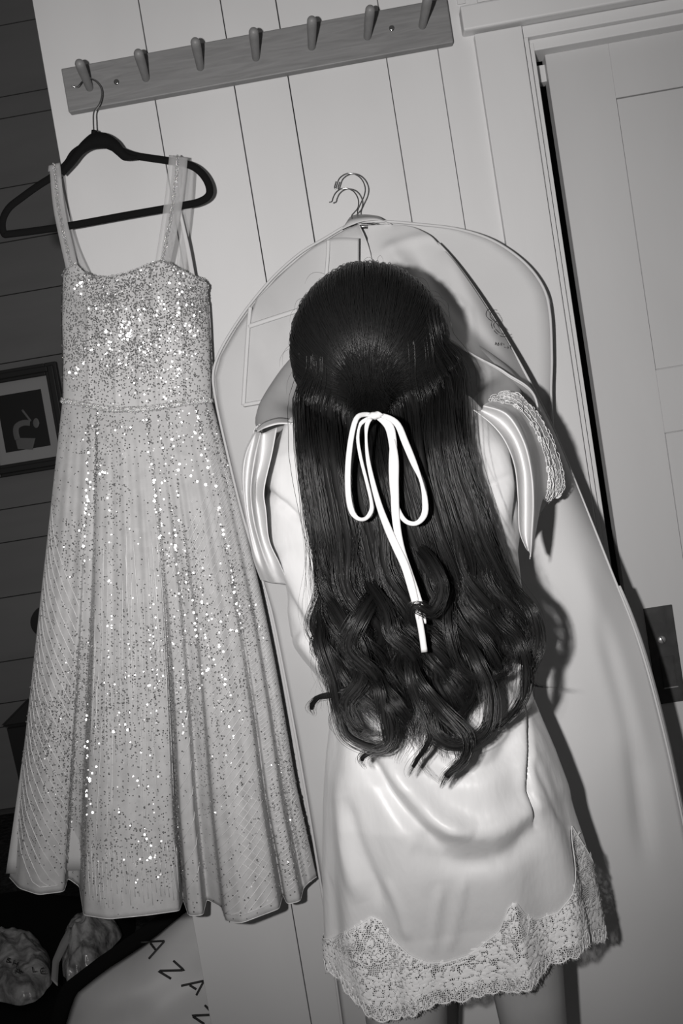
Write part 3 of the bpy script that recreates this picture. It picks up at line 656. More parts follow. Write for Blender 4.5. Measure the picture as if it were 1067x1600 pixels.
# lace hem band
RL = 26; bot = RG[-1]; LG = np.zeros((RL, NT, 3)); UVL = np.zeros((RL, NT, 2))
arc = np.r_[0, np.cumsum(np.linalg.norm(np.diff(bot, axis=0), axis=1))]
zl = np.where(np.sin(th) > -0.15, zlac(bot[:, 0]), 0.52); zl = np.minimum(zl, bot[:, 2]-0.02)
zl = zl-0.006*np.abs(np.sin(arc*math.pi/0.028))
for i, k in enumerate(np.linspace(0, 1, RL)):
    z = bot[:, 2]+0.006+(zl-bot[:, 2]-0.006)*k
    q = bot.copy(); q[:, 2] = z; q += nrm_*(0.0035+0.004*k*np.sin(th*17)[:, None])
    LG[i] = q; UVL[i] = np.stack([arc, z], -1)
NTB = NT
lf = grid_faces(RL, NT, True)
lo = mesh('lace_hem', LG.reshape(-1, 3), lf, LACE, robe, uv=UVL.reshape(-1, 2)); lo['label'] = 'scalloped floral lace hem'
# scallop edging: oval loops and corded lines
sel = np.where(np.sin(th) > -0.2)[0]; sel = sel[np.argsort(np.where(th[sel] > 4, th[sel]-2*np.pi, th[sel]))]
edge_l = LG[-1][sel]; top_l = LG[0][sel]; paths = []
ed = linres(edge_l, 420); paths.append(ed+nrm_[40]*0)
ov = linres(edge_l, 64); tg = norm(np.gradient(ov, axis=0))
for k in range(1, 63):
    c0 = ov[k]+np.array([0, -0.001, 0.011]); aa = np.linspace(0, 2*np.pi, 12)
    paths.append(c0+np.outer(np.cos(aa), tg[k])*0.0045+np.outer(np.sin(aa), [0, 0, 1.0])*0.010)
inner = linres(edge_l+np.array([0, -0.001, 0.024]), 300); paths.append(inner)
paths.append(linres(top_l+np.array([0, -0.0015, 0.0]), 300))
fringe = []
for k in range(0, 420):                              # eyelash fringe
    b0 = ed[k]; fringe.append(np.array([b0, b0+np.array([rng.normal(0, .002), 0, -rng.uniform(.002, .006)])]))
LTH = mat('lace_thread', 0.74, 0.7)
stuff(tubes('scallop_edging', paths, 0.0009, LTH, robe, 4))
stuff(tubes('eyelash_fringe', fringe, 0.0003, LTH, robe, 3))
# motifs: solid petals and leaves laid over the net
AR = arc[-1]; bandtop, bandbot = LG[0], LG[-1]; back_i = np.where(np.sin(th) > -0.1)[0]
def on_band(th_, k, lift=.0016):
    f_ = (th_ % (2*np.pi))/(2*np.pi)*NT; j0 = np.floor(f_).astype(int) % NT; fr_ = (f_-np.floor(f_))[:, None]; j1 = (j0+1) % NT
    tp_ = bandtop[j0]*(1-fr_)+bandtop[j1]*fr_; bt_ = bandbot[j0]*(1-fr_)+bandbot[j1]*fr_
    n_ = np.stack([np.cos(th_), -np.sin(th_), np.zeros_like(th_)], -1)
    return tp_, bt_, n_
PV, PF = [], []
def petal(tc_, z, ln, wd3, an, lift):
    a = np.linspace(0, 2*np.pi, 10, endpoint=False); lx, lz = ln*np.cos(a), wd3*np.sin(a)
    dx = lx*math.cos(an)-lz*math.sin(an); dz = lx*math.sin(an)+lz*math.cos(an)
    thp = tc_-dx/rad_at; tp_, bt_, n_ = on_band(np.r_[thp, tc_], None)
    zz_ = np.r_[z+dz, z]; q = tp_.copy(); k = np.clip((tp_[:, 2]-zz_)/np.maximum(tp_[:, 2]-bt_[:, 2], 1e-4), -0.25, 1.0)
    q = tp_+(bt_-tp_)*k[:, None]+n_*(lift+np.r_[np.zeros(10), .0008])[:, None]
    o0 = len(PV)*11; PV.append(q); PF.extend([(o0+i, o0+(i+1) % 10, o0+10) for i in range(10)])
rad_at = 0.17
def flower(tc_, z, R0, n_=6, ph0=0.0):
    for p_ in range(n_):
        an = ph0+p_*2*math.pi/n_; petal(tc_-math.cos(an)*R0/rad_at, z+math.sin(an)*R0, R0*.46, R0*.32, an, .0012)
    petal(tc_, z, R0*.22, R0*.22, 0, .003)
for tc_ in np.arange(-.1, 3.25, .052):
    tp_, bt_, n_ = on_band(np.array([tc_]), None); zt_, zb_ = tp_[0, 2], bt_[0, 2]; hh = zt_-zb_
    if hh > .05:
        flower(tc_+rng.normal(0, .01), zb_+.032+rng.uniform(0, .006), rng.uniform(.008, .012), 6, rng.random()*3)
    if hh > .07: flower(tc_+rng.normal(0, .02), zb_+.058+rng.uniform(0, .008), rng.uniform(.006, .009), 5, rng.random()*3)
    for q_ in range(int(hh/.019)):                          # leaf clusters, dense towards the satin
        z_ = zt_-rng.random()**1.3*hh*.62; petal(tc_+rng.uniform(-.03, .03), z_, rng.uniform(.003, .007), rng.uniform(.0010, .0022), rng.normal(1.3, .8), rng.uniform(.0008, .0016))
stuff(mesh('lace_flowers', np.concatenate(PV), PF, LTH, robe))

# sleeves: columns of (px, py, depth) from the armhole seam round to the cuff and back underneath
def sheet(cols, nr_=40, per=8):
    Cn = np.stack([catmull(PL(c), nr_) for c in cols], 1)                # rows x cols
    return np.stack([catmull(Cn[i], (len(cols)-1)*per+1) for i in range(nr_)])
def zipc(xy, ys): return [(a, b, y) for (a, b), y in zip(xy, ys)]
def sleeve(cols, lace_from, lace_to, per=8):
    A = sheet(cols, 40, per)
    o = solid_grid('sleeve', A[:, :lace_from*per+1], SATIN, robe, 0.0012)
    solid_grid('sleeve_lining', A[:, lace_to*per:], SATIN, robe, 0.0012)
    Lg = A[:, lace_from*per-4:lace_to*per+1]; Lg = Lg+grid_normals(Lg)*.0015
    ar = np.r_[0, np.cumsum(np.linalg.norm(np.diff(Lg[:, -1], axis=0), axis=1))]; dl = np.r_[0, np.cumsum(np.linalg.norm(np.diff(Lg[20], axis=0), axis=1))]
    uv = np.stack(np.broadcast_arrays(ar[:, None], dl[None, :]), -1)
    l = solid_grid('sleeve_lace', Lg, LACE, robe, 0.0006, uv=uv)
    paths_ = []
    for k in range(5):
        j = int(k/4*(Lg.shape[1]-1)); w = Lg[:, j]+np.array([0, -.0012, 0]); w = w+np.stack([np.sin(np.arange(40)*1.3+k)*.0005]*3, 1); paths_.append(catmull(w, 120))
    for k in range(170):
        i0 = rng.integers(0, 38); j0 = rng.integers(0, Lg.shape[1]); c0 = Lg[i0, j0]+np.array([0, -.0018, 0]); aa = np.linspace(0, 6.28, 8); r_ = rng.uniform(.002, .005)
        t1 = norm(Lg[min(i0+1, 39), j0]-Lg[i0, j0]); t2 = norm(np.cross(t1, [0, -1.0, 0])); paths_.append(c0+np.outer(np.cos(aa), t1)*r_*1.5+np.outer(np.sin(aa), t2)*r_*.7)
    stuff(tubes('sleeve_lace_cord', paths_, .00055, LTH, robe, 4))
    return o
sleeve([zipc([(432, 668), (424, 710), (412, 765), (415, 800), (420, 845), (436, 880), (452, 915)], [-.585, -.60, -.60, -.60, -.59, -.58, -.55]),
        zipc([(413, 676), (409, 715), (399, 762), (403, 798), (411, 842), (426, 880), (440, 913)], [-.55, -.555, -.55, -.55, -.56, -.56, -.535]),
        zipc([(407, 676), (398, 715), (392, 765), (396, 810), (406, 850), (418, 885), (430, 912)], [-.57, -.60, -.605, -.60, -.585, -.565, -.53]),
        zipc([(402, 675), (391, 713), (386, 762), (390, 812), (401, 856), (412, 888), (422, 911)], [-.535, -.545, -.55, -.55, -.55, -.545, -.515]),
        zipc([(399, 674), (384, 708), (379, 745), (383, 792), (391, 840), (399, 876), (412, 908)], [-.52, -.555, -.56, -.555, -.55, -.54, -.505]),
        zipc([(398, 673), (382, 705), (377, 740), (381, 790), (389, 840), (396, 875), (407, 906)], [-.49, -.50, -.50, -.50, -.495, -.485, -.46]),
        zipc([(402, 668), (386, 702), (381, 738), (385, 788), (393, 838), (400, 872), (412, 902)], [-.43, -.43, -.43, -.43, -.43, -.43, -.42]),
        zipc([(408, 664), (396, 700), (391, 738), (395, 788), (403, 838), (412, 870), (424, 900)], [-.40, -.40, -.40, -.40, -.40, -.40, -.40]),
        zipc([(455, 690), (440, 720), (440, 750), (442, 790), (446, 838), (452, 870), (458, 905)], [-.42, -.43, -.43, -.43, -.43, -.43, -.45])], 6, 7)
cuff = np.stack([catmull(PL([(400, 676, -.50), (414, 668, -.53), (435, 662, -.54), (460, 662, -.55)]), 24), catmull(PL([(402, 668, -.47), (415, 658, -.47), (437, 652, -.47), (460, 656, -.48)]), 24)])
solid_grid('sleeve_lace', np.stack([cuff[0]*(1-k)+cuff[1]*k for k in np.linspace(0, 1, 5)]), LTH, robe, .001)
sleeve([zipc([(740, 640), (768, 662), (790, 690), (805, 730), (810, 780), (812, 828), (822, 856)], [-.595, -.61, -.615, -.61, -.60, -.59, -.57]),
        zipc([(752, 641), (783, 659), (806, 690), (819, 735), (821, 785), (821, 835), (826, 862)], [-.575, -.565, -.56, -.555, -.555, -.555, -.55]),
        zipc([(755, 634), (792, 648), (818, 690), (830, 740), (833, 790), (830, 838), (828, 866)], [-.60, -.61, -.61, -.605, -.60, -.585, -.57]),
        zipc([(760, 630), (802, 647), (828, 690), (839, 740), (840, 790), (835, 840), (830, 868)], [-.57, -.565, -.56, -.555, -.55, -.56, -.56]),
        zipc([(765, 628), (808, 643), (834, 682), (846, 718), (850, 748), (849, 770), (846, 786)], [-.53, -.50, -.49, -.485, -.485, -.49, -.49]),
        zipc([(769, 626), (808, 632), (838, 668), (854, 708), (862, 742), (861, 767), (853, 783)], [-.48, -.46, -.45, -.445, -.44, -.44, -.44]),
        zipc([(772, 622), (803, 615), (840, 652), (864, 702), (876, 747), (874, 770), (861, 781)], [-.43, -.42, -.40, -.39, -.39, -.395, -.40]),
        zipc([(770, 650), (785, 660), (800, 690), (810, 730), (818, 770), (815, 800), (808, 850)], [-.40, -.38, -.38, -.38, -.39, -.42, -.50])], 5, 6)

# hair ------------------------------------------------------------------
def strand_mesh(name, S, r0, parent, m=None, taper=True):
    """S (n,k,3) strands -> three-sided tubes"""
    n, k = S.shape[:2]; T = norm(np.gradient(S, axis=1)); ref = np.array([0.21, -0.93, 0.3])
    N1 = norm(np.cross(T, ref)); N2 = np.cross(T, N1)
    rr = (np.asarray(r0).reshape(-1, 1)*np.ones((1, k)))
    if taper: rr = rr*(1-0.75*np.linspace(0, 1, k)[None]**4)
    a = np.array([0, 2*np.pi/3, 4*np.pi/3])
    v = S[:, :, None]+rr[:, :, None, None]*(np.cos(a)[None, None, :, None]*N1[:, :, None]+np.sin(a)[None, None, :, None]*N2[:, :, None])
    b = (np.arange(n)[:, None, None]*k+np.arange(k-1)[None, :, None])*3; j = np.arange(3)[None, None]; j2 = (j+1) % 3
    f = np.stack([b+j, b+j2, b+3+j2, b+3+j], -1).reshape(-1, 4)
    return fast_mesh(name, v.reshape(-1, 3), f, m or HAIR, parent)
HC = P(578, 548, -.50); HRad = np.array([.122, .135, .136])
tie = P(577, 636, -.668)
# under-cap so that no skin shows between strands
bm = bmesh.new(); bmesh.ops.create_uvsphere(bm, u_segments=48, v_segments=28, radius=1)
for v_ in bm.verts:
    q = np.array(v_.co)*HRad*0.935; v_.co = Vector(HC+q)
CAPM = bm
# --- crown: from the parting and the rim back to the tie
NCR, KC = 4600, 17
phi = rng.uniform(-112, 108, NCR)                        # 0 = top of head, + = right
ph = np.radians(phi)
lay = rng.random(NCR)**0.6                               # outer layer
fwd = rng.uniform(-.25, .75, NCR)                         # start: forward of the rim (towards the wall)
Sx = np.sin(ph)*np.sqrt(1-fwd**2*.8); Sz = np.cos(ph)*np.sqrt(1-fwd**2*.8); Sy = fwd
S0 = np.stack([Sx, Sy, Sz], -1)
part = np.exp(-((phi+11)/3.5)**2)
tdir = norm((tie-HC)/HRad)
tt = np.linspace(0, 1, KC)
jit = rng.normal(0, .05, (NCR, 3)); tdirs = norm(tdir[None]+jit)
om = np.arccos(np.clip((norm(S0)*tdirs).sum(-1), -.999, .999))[:, None]
sl1 = np.sin((1-tt)[None]*om)/np.sin(om); sl2 = np.sin(tt[None]*om)/np.sin(om)
D = norm(sl1[:, :, None]*norm(S0)[:, None]+sl2[:, :, None]*tdirs[:, None])
rad = (0.955+0.055*lay)[:, None]*(1-0.15*part[:, None]*np.exp(-(tt[None]/.3)**2))
clump = 0.012*np.sin(ph*23)[:, None]+0.006*np.sin(ph*57+1)[:, None]
bulge = 1+0.035*np.sin(np.pi*tt)[None]**2*np.ones((NCR, 1))+clump*np.sin(np.pi*tt)[None]
Cr = HC+D*HRad*(rad*bulge)[:, :, None]
tk = np.clip((tt-0.8)/0.2, 0, 1)[None, :, None]**1.5
tgt = tie+rng.normal(0, 1, (NCR, 3))*np.array([.012, .006, .007])
Cr = Cr*(1-tk)+tgt[:, None]*tk
Cr += rng.normal(0, .0006, (NCR, 1, 3))
# --- lengths: locks hanging from under the crown
LEx = np.array([(452, 430), (455, 560), (457, 640), (460, 700), (466, 750), (474, 800), (483, 850), (490, 900), (497, 950), (502, 1000), (506, 1050), (512, 1100), (540, 1150), (590, 1200), (640, 1260)], float)
REx = np.array([(700, 430), (712, 500), (730, 560), (734, 650), (738, 700), (749, 750), (766, 800), (782, 855), (798, 905), (818, 950), (828, 1000), (820, 1050), (806, 1100), (775, 1150), (738, 1200), (716, 1260)], float)
def lock_path(u_, py0, py1, amp, per, ph0, lift, K=42, drift=0.0):
    py = np.linspace(py0, py1, K)
    l_ = np.interp(py, LEx[:, 1], LEx[:, 0]); r_ = np.interp(py, REx[:, 1], REx[:, 0])
    uu = np.clip(u_+drift*((py-py0)/(py1-py0))**2, 0.02, .98)
    px = l_+7+(r_-l_-20)*uu
    g = np.clip((py-810)/170, 0, 1)**1.4
    ang = ph0+2*np.pi*np.cumsum(np.r_[0, np.diff(py)]/np.interp(py, [800, 1000, 1200], [per*1.5, per, per*.8]))
    px = px+amp*g*np.sin(ang)
    bnd = np.interp(px, [455, 500, 540, 577, 620, 670, 710, 735], [592, 612, 628, 640, 622, 594, 556, 556])
    k = np.clip((py-bnd+25)/130, 0, 1); k = k*k*(3-2*k)
    q = np.clip((py-bnd+30)/60, 0, 1); q = q*q*(3-2*q); px = 578+(px-578)*(.78+.22*q)
    ell = np.clip(1-((px-578)/126)**2-((py-548)/140)**2, .03, 1)
    inn = HC[1]-HRad[1]*.90*np.sqrt(ell)+.006
    base = np.interp(py, [560, 700, 850, 1000, 1100, 1250], [-.615, -.640, -.653, -.656, -.668, -.692])+.045*abs(2*u_-1)**2.2*np.interp(py, [560, 670], [1, .1])-(.008+.016*abs(2*u_-1)**3)*np.interp(py, [600, 680, 820, 950], [0, 1, 1, 0])
    y = inn*(1-k)+base*k-lift*k-amp/1000*g*np.cos(ang)*0.9
    return np.stack([P(a, b, c) for a, b, c in zip(px, py, y)])
LOCKS = []
def add_lock(*a, ns=60, rad0=.016, **k): LOCKS.append((lock_path(*a, **k), ns, rad0))
def top_y(u_):
    px = 460+272*u_; return np.interp(px, [455, 500, 540, 577, 620, 670, 710, 735], [592, 612, 628, 640, 622, 594, 556, 556])
for i in range(30):                                     # under layer
    u_ = (i+.5)/30
    end = np.interp(u_, [0, .15, .4, .65, .85, 1], [1110, 1140, 1165, 1185, 1130, 1080])+rng.uniform(-25, 15)
    add_lock(u_, top_y(u_)-rng.uniform(50, 75), end, rng.uniform(8, 18), rng.uniform(150, 220), rng.random()*6.28, rng.uniform(-.012, .0), ns=62, rad0=.019)
for i in range(52):                                      # outer layer with the big curls
    u_ = np.clip((i+.5)/52+rng.normal(0, .02), .02, .98)
    end = np.interp(u_, [0, .1, .3, .5, .7, .85, 1], [1125, 1165, 1190, 1180, 1225, 1130, 1075])+rng.uniform(-90, 10)
    add_lock(u_, top_y(u_)-rng.uniform(45, 75), end, rng.uniform(16, 34), rng.uniform(135, 205), rng.random()*6.28, rng.uniform(.004, .03), ns=int(rng.integers(45, 85)), rad0=rng.uniform(.008, .019), drift=rng.normal(0, .05))
NHANG = len(LOCKS)
# loose ends with a pronounced hook
def px_lock(pts, ns, rad0): 
    p0, p1 = np.array(pts[0], float), np.array(pts[1], float); pre = p0-(p1-p0)*1.3; pre[0] = np.clip(.6*pre[0]+.4*p0[0], 490, 760)
    LOCKS.append((catmull(PL([(pre[0], pre[1]-30, -.615), (p0[0], p0[1], -.645)]+[tuple(q) for q in pts[1:]]), 42), ns, rad0))
px_lock([(520, 980, -.68), (528, 1040, -.69), (545, 1075, -.70), (525, 1085, -.70), (498, 1090, -.69), (487, 1105, -.68), (492, 1118, -.67)], 50, .009)
px_lock([(505, 940, -.68), (500, 1000, -.70), (520, 1060, -.71), (530, 1110, -.71), (545, 1150, -.72), (590, 1168, -.73), (612, 1150, -.73), (605, 1110, -.73), (580, 1090, -.72)], 90, .012)
px_lock([(560, 1000, -.70), (590, 1060, -.72), (600, 1120, -.73), (607, 1160, -.73), (585, 1172, -.73), (566, 1185, -.73), (572, 1202, -.72)], 60, .009)
px_lock([(630, 1000, -.71), (650, 1060, -.73), (690, 1110, -.74), (728, 1150, -.75), (725, 1185, -.75), (700, 1210, -.75), (688, 1232, -.75)], 110, .013)
px_lock([(650, 960, -.71), (640, 1040, -.73), (655, 1100, -.74), (672, 1150, -.75), (650, 1190, -.74), (637, 1215, -.74)], 55, .008)
px_lock([(700, 950, -.70), (740, 1020, -.72), (765, 1080, -.73), (760, 1140, -.74), (715, 1165, -.75), (680, 1150, -.75), (670, 1115, -.74), (690, 1090, -.73)], 110, .012)
px_lock([(770, 940, -.68), (810, 1000, -.70), (822, 1050, -.70), (815, 1095, -.70), (785, 1130, -.71), (765, 1143, -.71)], 80, .010)
px_lock([(790, 900, -.67), (828, 950, -.68), (840, 1000, -.68), (828, 1030, -.68), (800, 1022, -.69), (785, 1000, -.69)], 70, .009)
px_lock([(800, 950, -.67), (834, 1000, -.67), (838, 1030, -.67), (828, 1060, -.66), (840, 1072, -.66), (872, 1075, -.65)], 14, .003)
px_lock([(640, 830, -.70), (675, 880, -.73), (690, 920, -.75), (675, 955, -.76), (648, 948, -.77), (650, 975, -.75), (690, 990, -.73)], 90, .011)
px_lock([(600, 900, -.70), (570, 950, -.73), (545, 1010, -.74), (580, 1050, -.74), (600, 1080, -.73)], 80, .011)
px_lock([(560, 880, -.70), (600, 950, -.73), (610, 990, -.75), (640, 1020, -.75), (655, 1050, -.74)], 80, .010)
px_lock([(500, 900, -.67), (530, 960, -.71), (560, 1010, -.73), (565, 1060, -.72), (540, 1100, -.72), (560, 1140, -.73), (600, 1145, -.73)], 90, .011)
px_lock([(720, 880, -.69), (700, 960, -.72), (720, 1040, -.73), (770, 1060, -.72), (800, 1040, -.71)], 90, .011)
allS = []; cores = []
for li, (path, ns, rad0) in enumerate(LOCKS):
    K = len(path); t = np.linspace(0, 1, K)
    ra = np.sqrt(rng.random(ns))*np.where(rng.random(ns) < .12, 1.5, 1.0); an = rng.random(ns)*6.28
    prof = rad0*np.interp(t, [0, .15, .55, .85, 1], [1.3, 1.15, 1.05, .85, .45] if li < NHANG else [.12, .75, 1.05, .85, .45])
    T = norm(np.gradient(path, axis=0)); Nn = norm(np.cross(T, np.array([0, -1.0, 0.05]))); Bb = np.cross(T, Nn)
    tw = rng.normal(0, .9)*t+rng.normal(0, .5)              # the flat lock rolls as it falls
    ox, oy = ra*np.cos(an), ra*np.sin(an)*.36
    off = prof[None, :, None]*((ox[:, None]*np.cos(tw)-oy[:, None]*np.sin(tw))[:, :, None]*Nn[None]+(ox[:, None]*np.sin(tw)+oy[:, None]*np.cos(tw))[:, :, None]*Bb[None])
    St = path[None]+off
    wob = rng.normal(0, 1, (ns, 5, 3)); bas = np.stack([np.sin(np.pi*(k+1)*t)/(1+.3*k) for k in range(5)], 0)
    St += np.einsum('nkc,kt->ntc', wob, bas)*0.0024*np.array([1, .6, .4])*(0.35+t)[None, :, None]
    sh = rng.uniform(.82, 1.0, ns)                        # uneven ends
    idx = (t[None]*sh[:, None])*(K-1); i0 = np.clip(idx.astype(int), 0, K-2); fr = (idx-i0)[:, :, None]
    St = np.take_along_axis(St, i0[:, :, None], 1)*(1-fr)+np.take_along_axis(St, i0[:, :, None]+1, 1)*fr
    allS.append(St); cores.append(tube_data(path[:int(K*.9)], prof[:int(K*.9)]*.42, 6))
LS = np.concatenate(allS)
hair = strand_mesh('hair', LS, rng.uniform(.00028, .0005, len(LS)), person)
hair['label'] = 'long black hair, half tied back, curled ends'
strand_mesh('tied_back_hair', Cr, rng.uniform(.0004, .0006, NCR), hair)
V_, F_, o_ = [], [], 0
for v_, f_ in cores:
    V_.append(v_); F_ += [tuple(i+o_ for i in q) for q in f_]; o_ += len(v_)
mesh('hair_underlayer', np.concatenate(V_), F_, HAIRIN, hair)
from_bm('hair_cap', CAPM, HAIRIN, hair, True)
# sheet behind the upper lengths so the back never shows between locks
A = np.stack([lock_path(u_, 585, 985, 0, 200, 0, -.009, K=40) for u_ in np.linspace(.03, .97, 24)], 1)
solid_grid('hair_sheet', A, HAIRIN, hair, 0.004)
# flyaways
fs = []
for k in range(110):
    u_ = rng.choice([rng.uniform(-.02, .08), rng.uniform(.9, 1.03), rng.random()])
    p = lock_path(np.clip(u_, 0, 1), rng.uniform(580, 800), rng.uniform(950, 1120), rng.uniform(5, 25), rng.uniform(150, 300), rng.random()*6, rng.uniform(.01, .03), K=30)
    t = np.linspace(0, 1, 30)[:, None]; p = p+np.array([(u_-.5)*.05, -.004, 0])*t+rng.normal(0, .006, 3)*np.sin(t*3)
    fs.append(p)
for k in range(34):
    a_ = np.radians(rng.uniform(-115, 110)); d0 = np.array([math.sin(a_), rng.uniform(-.3, .3), math.cos(a_)])
    b0 = HC+d0*HRad*1.0; dr = norm(np.array([d0[0]*.5+rng.normal(0, .3), rng.normal(0, .3), -.4+d0[2]*.5])); t = np.linspace(0, 1, 30)[:, None]
    fs.append(b0+dr*t*rng.uniform(.015, .04)+d0*.007*np.sin(t*2.5)+np.array([0, 0, -.02])*t**2)
strand_mesh('flyaway_hair', np.array(fs), np.full(len(fs), .00022), hair)

# ------------------------------------------------------------------ white ribbon bow
rb_ = root('hair_ribbon', tie, 'narrow white satin ribbon tied in a drooping bow round the half-up hair', 'ribbon')
def ribbon(name, pts, parent=rb_):
    p = np.array(pts, float); q = catmull(p*np.array([1, 1, 1000, 1]), 60); q[:, 2] /= 1000
    c3 = np.array([P(a, b, c) for a, b, c, w_ in q]); T = norm(np.gradient(c3, axis=0)); Sd = norm(np.cross(T, np.array([0, -1.0, 0])))
    dist = (c3[:, 1]-CAM[1])[:, None]; hw = q[:, 3:4]*.45/F*dist
    A = np.stack([c3-Sd*hw, c3-Sd*hw*.5+np.array([0, -.0006, 0]), c3+np.array([0, -.0009, 0]), c3+Sd*hw*.5+np.array([0, -.0006, 0]), c3+Sd*hw], 1)
    return solid_grid(name, A, RIBBON, parent, 0.0006)
r3 = lambda x, y: (520+x/3.81, 620+y/3.81)
def rb(L_): return [(*r3(a, b), c, d) for a, b, c, d in L_]
ribbon('loop', rb([(245, 112, -.715, 7), (190, 105, -.725, 8), (140, 130, -.735, 9), (108, 250, -.742, 9.5), (90, 420, -.744, 10), (92, 580, -.744, 10), (112, 680, -.746, 10), (150, 725, -.748, 7), (195, 725, -.742, 7), (228, 680, -.736, 8), (228, 620, -.732, 6), (200, 500, -.728, 6), (165, 360, -.724, 6), (148, 240, -.722, 6), (165, 160, -.72, 7), (235, 120, -.715, 8)]))
ribbon('loop', rb([(255, 112, -.715, 8), (320, 120, -.722, 9), (385, 165, -.73, 11), (430, 270, -.737, 12), (480, 390, -.74, 11), (525, 500, -.742, 6), (548, 610, -.744, 10), (545, 700, -.746, 11), (500, 752, -.748, 8), (440, 745, -.744, 8), (395, 690, -.738, 9), (365, 600, -.73, 11), (358, 430, -.726, 15), (358, 250, -.724, 12), (335, 160, -.722, 10), (260, 118, -.715, 8)]))
ribbon('tail', rb([(235, 120, -.72, 6), (205, 160, -.722, 8), (198, 240, -.724, 5), (208, 370, -.728, 7), (240, 520, -.736, 9), (280, 660, -.742, 11), (330, 790, -.748, 13), (380, 900, -.752, 14), (430, 1010, -.758, 14), (470, 1140, -.765, 14), (500, 1260, -.768, 12), (525, 1380, -.765, 11), (545, 1520, -.758, 11)]))
ribbon('tail', rb([(265, 120, -.718, 8), (330, 190, -.722, 10), (365, 350, -.728, 14), (368, 520, -.734, 14), (372, 680, -.742, 14), (385, 800, -.746, 13), (410, 920, -.75, 13), (450, 1040, -.755, 13), (490, 1150, -.762, 12), (530, 1260, -.765, 8), (552, 1350, -.76, 4)]))
kn = P(*r3(250, 112), -.722)
bm = bmesh.new(); bmesh.ops.create_icosphere(bm, subdivisions=3, radius=1)
for v_ in bm.verts:
    q = np.array(v_.co); v_.co = Vector(kn+q*np.array([.011, .007, .0055])*(1+.12*math.sin(q[0]*9+q[2]*5)))
from_bm('knot', bm, RIBBON, rb_, True)

# ------------------------------------------------------------------ things on the floor beyond the partition
def lump(name, corners, nseg, hgt, m, seed, label, cat, wr=0.02, base=0.0):
    """crumpled heap: a closed dome over a floor quad given by four ground points"""
    c4 = [np.array(c)[:2] for c in corners]; n_ = nseg; A = np.zeros((n_, n_, 3))
    u_, v_ = np.meshgrid(np.linspace(0, 1, n_), np.linspace(0, 1, n_), indexing='ij')
    a_, b_ = 2*u_-1, 2*v_-1; m_ = np.maximum(np.abs(a_), np.abs(b_)); q_ = (np.abs(a_)**3+np.abs(b_)**3)**(1/3); f_ = np.where(q_ > 1e-6, m_/np.maximum(q_, 1e-6), 1)
    f_ = f_*(1+.10*(vnoise(u_, v_, 5, 5, seed+9)-.5)); us, vs_ = (a_*f_+1)/2, (b_*f_+1)/2
    for k in range(2): A[:, :, k] = c4[0][k]*(1-us)*(1-vs_)+c4[1][k]*us*(1-vs_)+c4[2][k]*us*vs_+c4[3][k]*(1-us)*vs_
    dome = (np.clip(1-np.abs(2*u_-1)**3, 0, 1)*np.clip(1-np.abs(2*v_-1)**3, 0, 1))**.5
    w_ = sum(vnoise(u_, v_, 3*2**k, 3*2**k, seed+k)/2**k for k in range(4))-.9
    A[:, :, 2] = base+.002+dome*(hgt+wr*w_*2)
    A[:, :, 2] = np.maximum(A[:, :, 2], base+.002)
    top = A.reshape(-1, 3); bt = top.copy(); bt[:, 2] = base+.001
    f = grid_faces(n_, n_).tolist(); k = n_*n_
    f += [[a+k for a in q][::-1] for q in f]; idx = np.arange(k).reshape(n_, n_)
    rim = list(idx[0])+list(idx[1:, -1])+list(idx[-1, ::-1][1:])+list(idx[::-1, 0][1:-1])
    f += [[rim[(i+1) % len(rim)], rim[i], rim[i]+k, rim[(i+1) % len(rim)]+k] for i in range(len(rim))]
    o = mesh(name, np.concatenate([top, bt]), f, m)
    return tag(o, label, cat) if label else o
tag(box('rug', -3.6, -0.4, 0.2, 2.3, 0.0, 0.008, RUG, bevel=0.003), 'dark speckled rug on the floor below the far wall', 'rug')
YA = 0.10
# white lettered garment bag, folded on the floor
az = root('lettered_garment_bag', G(240, 1520, 0.0), 'white garment bag with black edging and black lettering, lying on the floor', 'garment bag')
AZ0 = G(110, 1590, 0.07); AZN = norm(np.array([0.05, -0.86, 0.5]))
def lie(px, py, dz=0.0):
    d = ray(px, py); q = CAM+d*(((AZ0-CAM)@AZN)/(d@AZN))+AZN*dz; q[2] = max(q[2], .014+.3*dz if dz > -.01 else .012); return q
TL, BLc = (292, 1418), (88, 1572)
e1 = linres(np.array([TL, (240, 1458), (165, 1510), (110, 1552), BLc]), 40); e2 = linres(np.array([(480, 1400), (480, 1450), (470, 1520), (460, 1590), (400, 1720)]), 40)
e1[-6:, 1] += np.array([0, 3, 9, 18, 32, 50])
A = np.zeros((40, 30, 3))
for i in range(40):
    for j, k in enumerate(np.linspace(0, 1, 30)):
        px, py = e1[i]*(1-k)+e2[i]*k
        A[i, j] = lie(px, py, .012*math.sin(px*.03+py*.05)*math.sin(k*3)+.008*math.sin(py*.04-px*.02)-.05*(1-min(1, k*5))**2)
AZG = A.copy(); fr = solid_grid('front_panel', A, AZB, az, 0.003)
A2 = A-AZN*.03; solid_grid('back_panel', A2, AZB, az, 0.003)
edp = A[:, 0]; oo = np.array([-.025, -.0, 0.0])
out1 = np.array([lie(x-20, y-14, -.04) for x, y in e1])
A = np.stack([out1*(1-k)+edp*k+np.array([0, 0, .01*math.sin(k*3.14)]) for k in np.linspace(0, 1, 6)], 1)
solid_grid('edging', A, BLACKF, az, 0.004)
z3 = lambda x, y: (x/3.138, 1380+y/3.138)
LET = [[[(690, 290), (808, 283), (730, 370)], [(738, 295), (765, 330)]], [[(850, 380), (903, 427), (775, 430), (838, 468)]], [[(888, 503), (1000, 478), (962, 550)], [(930, 500), (962, 520)]], [[(1005, 600), (1050, 645), (940, 650), (1000, 690)]]]
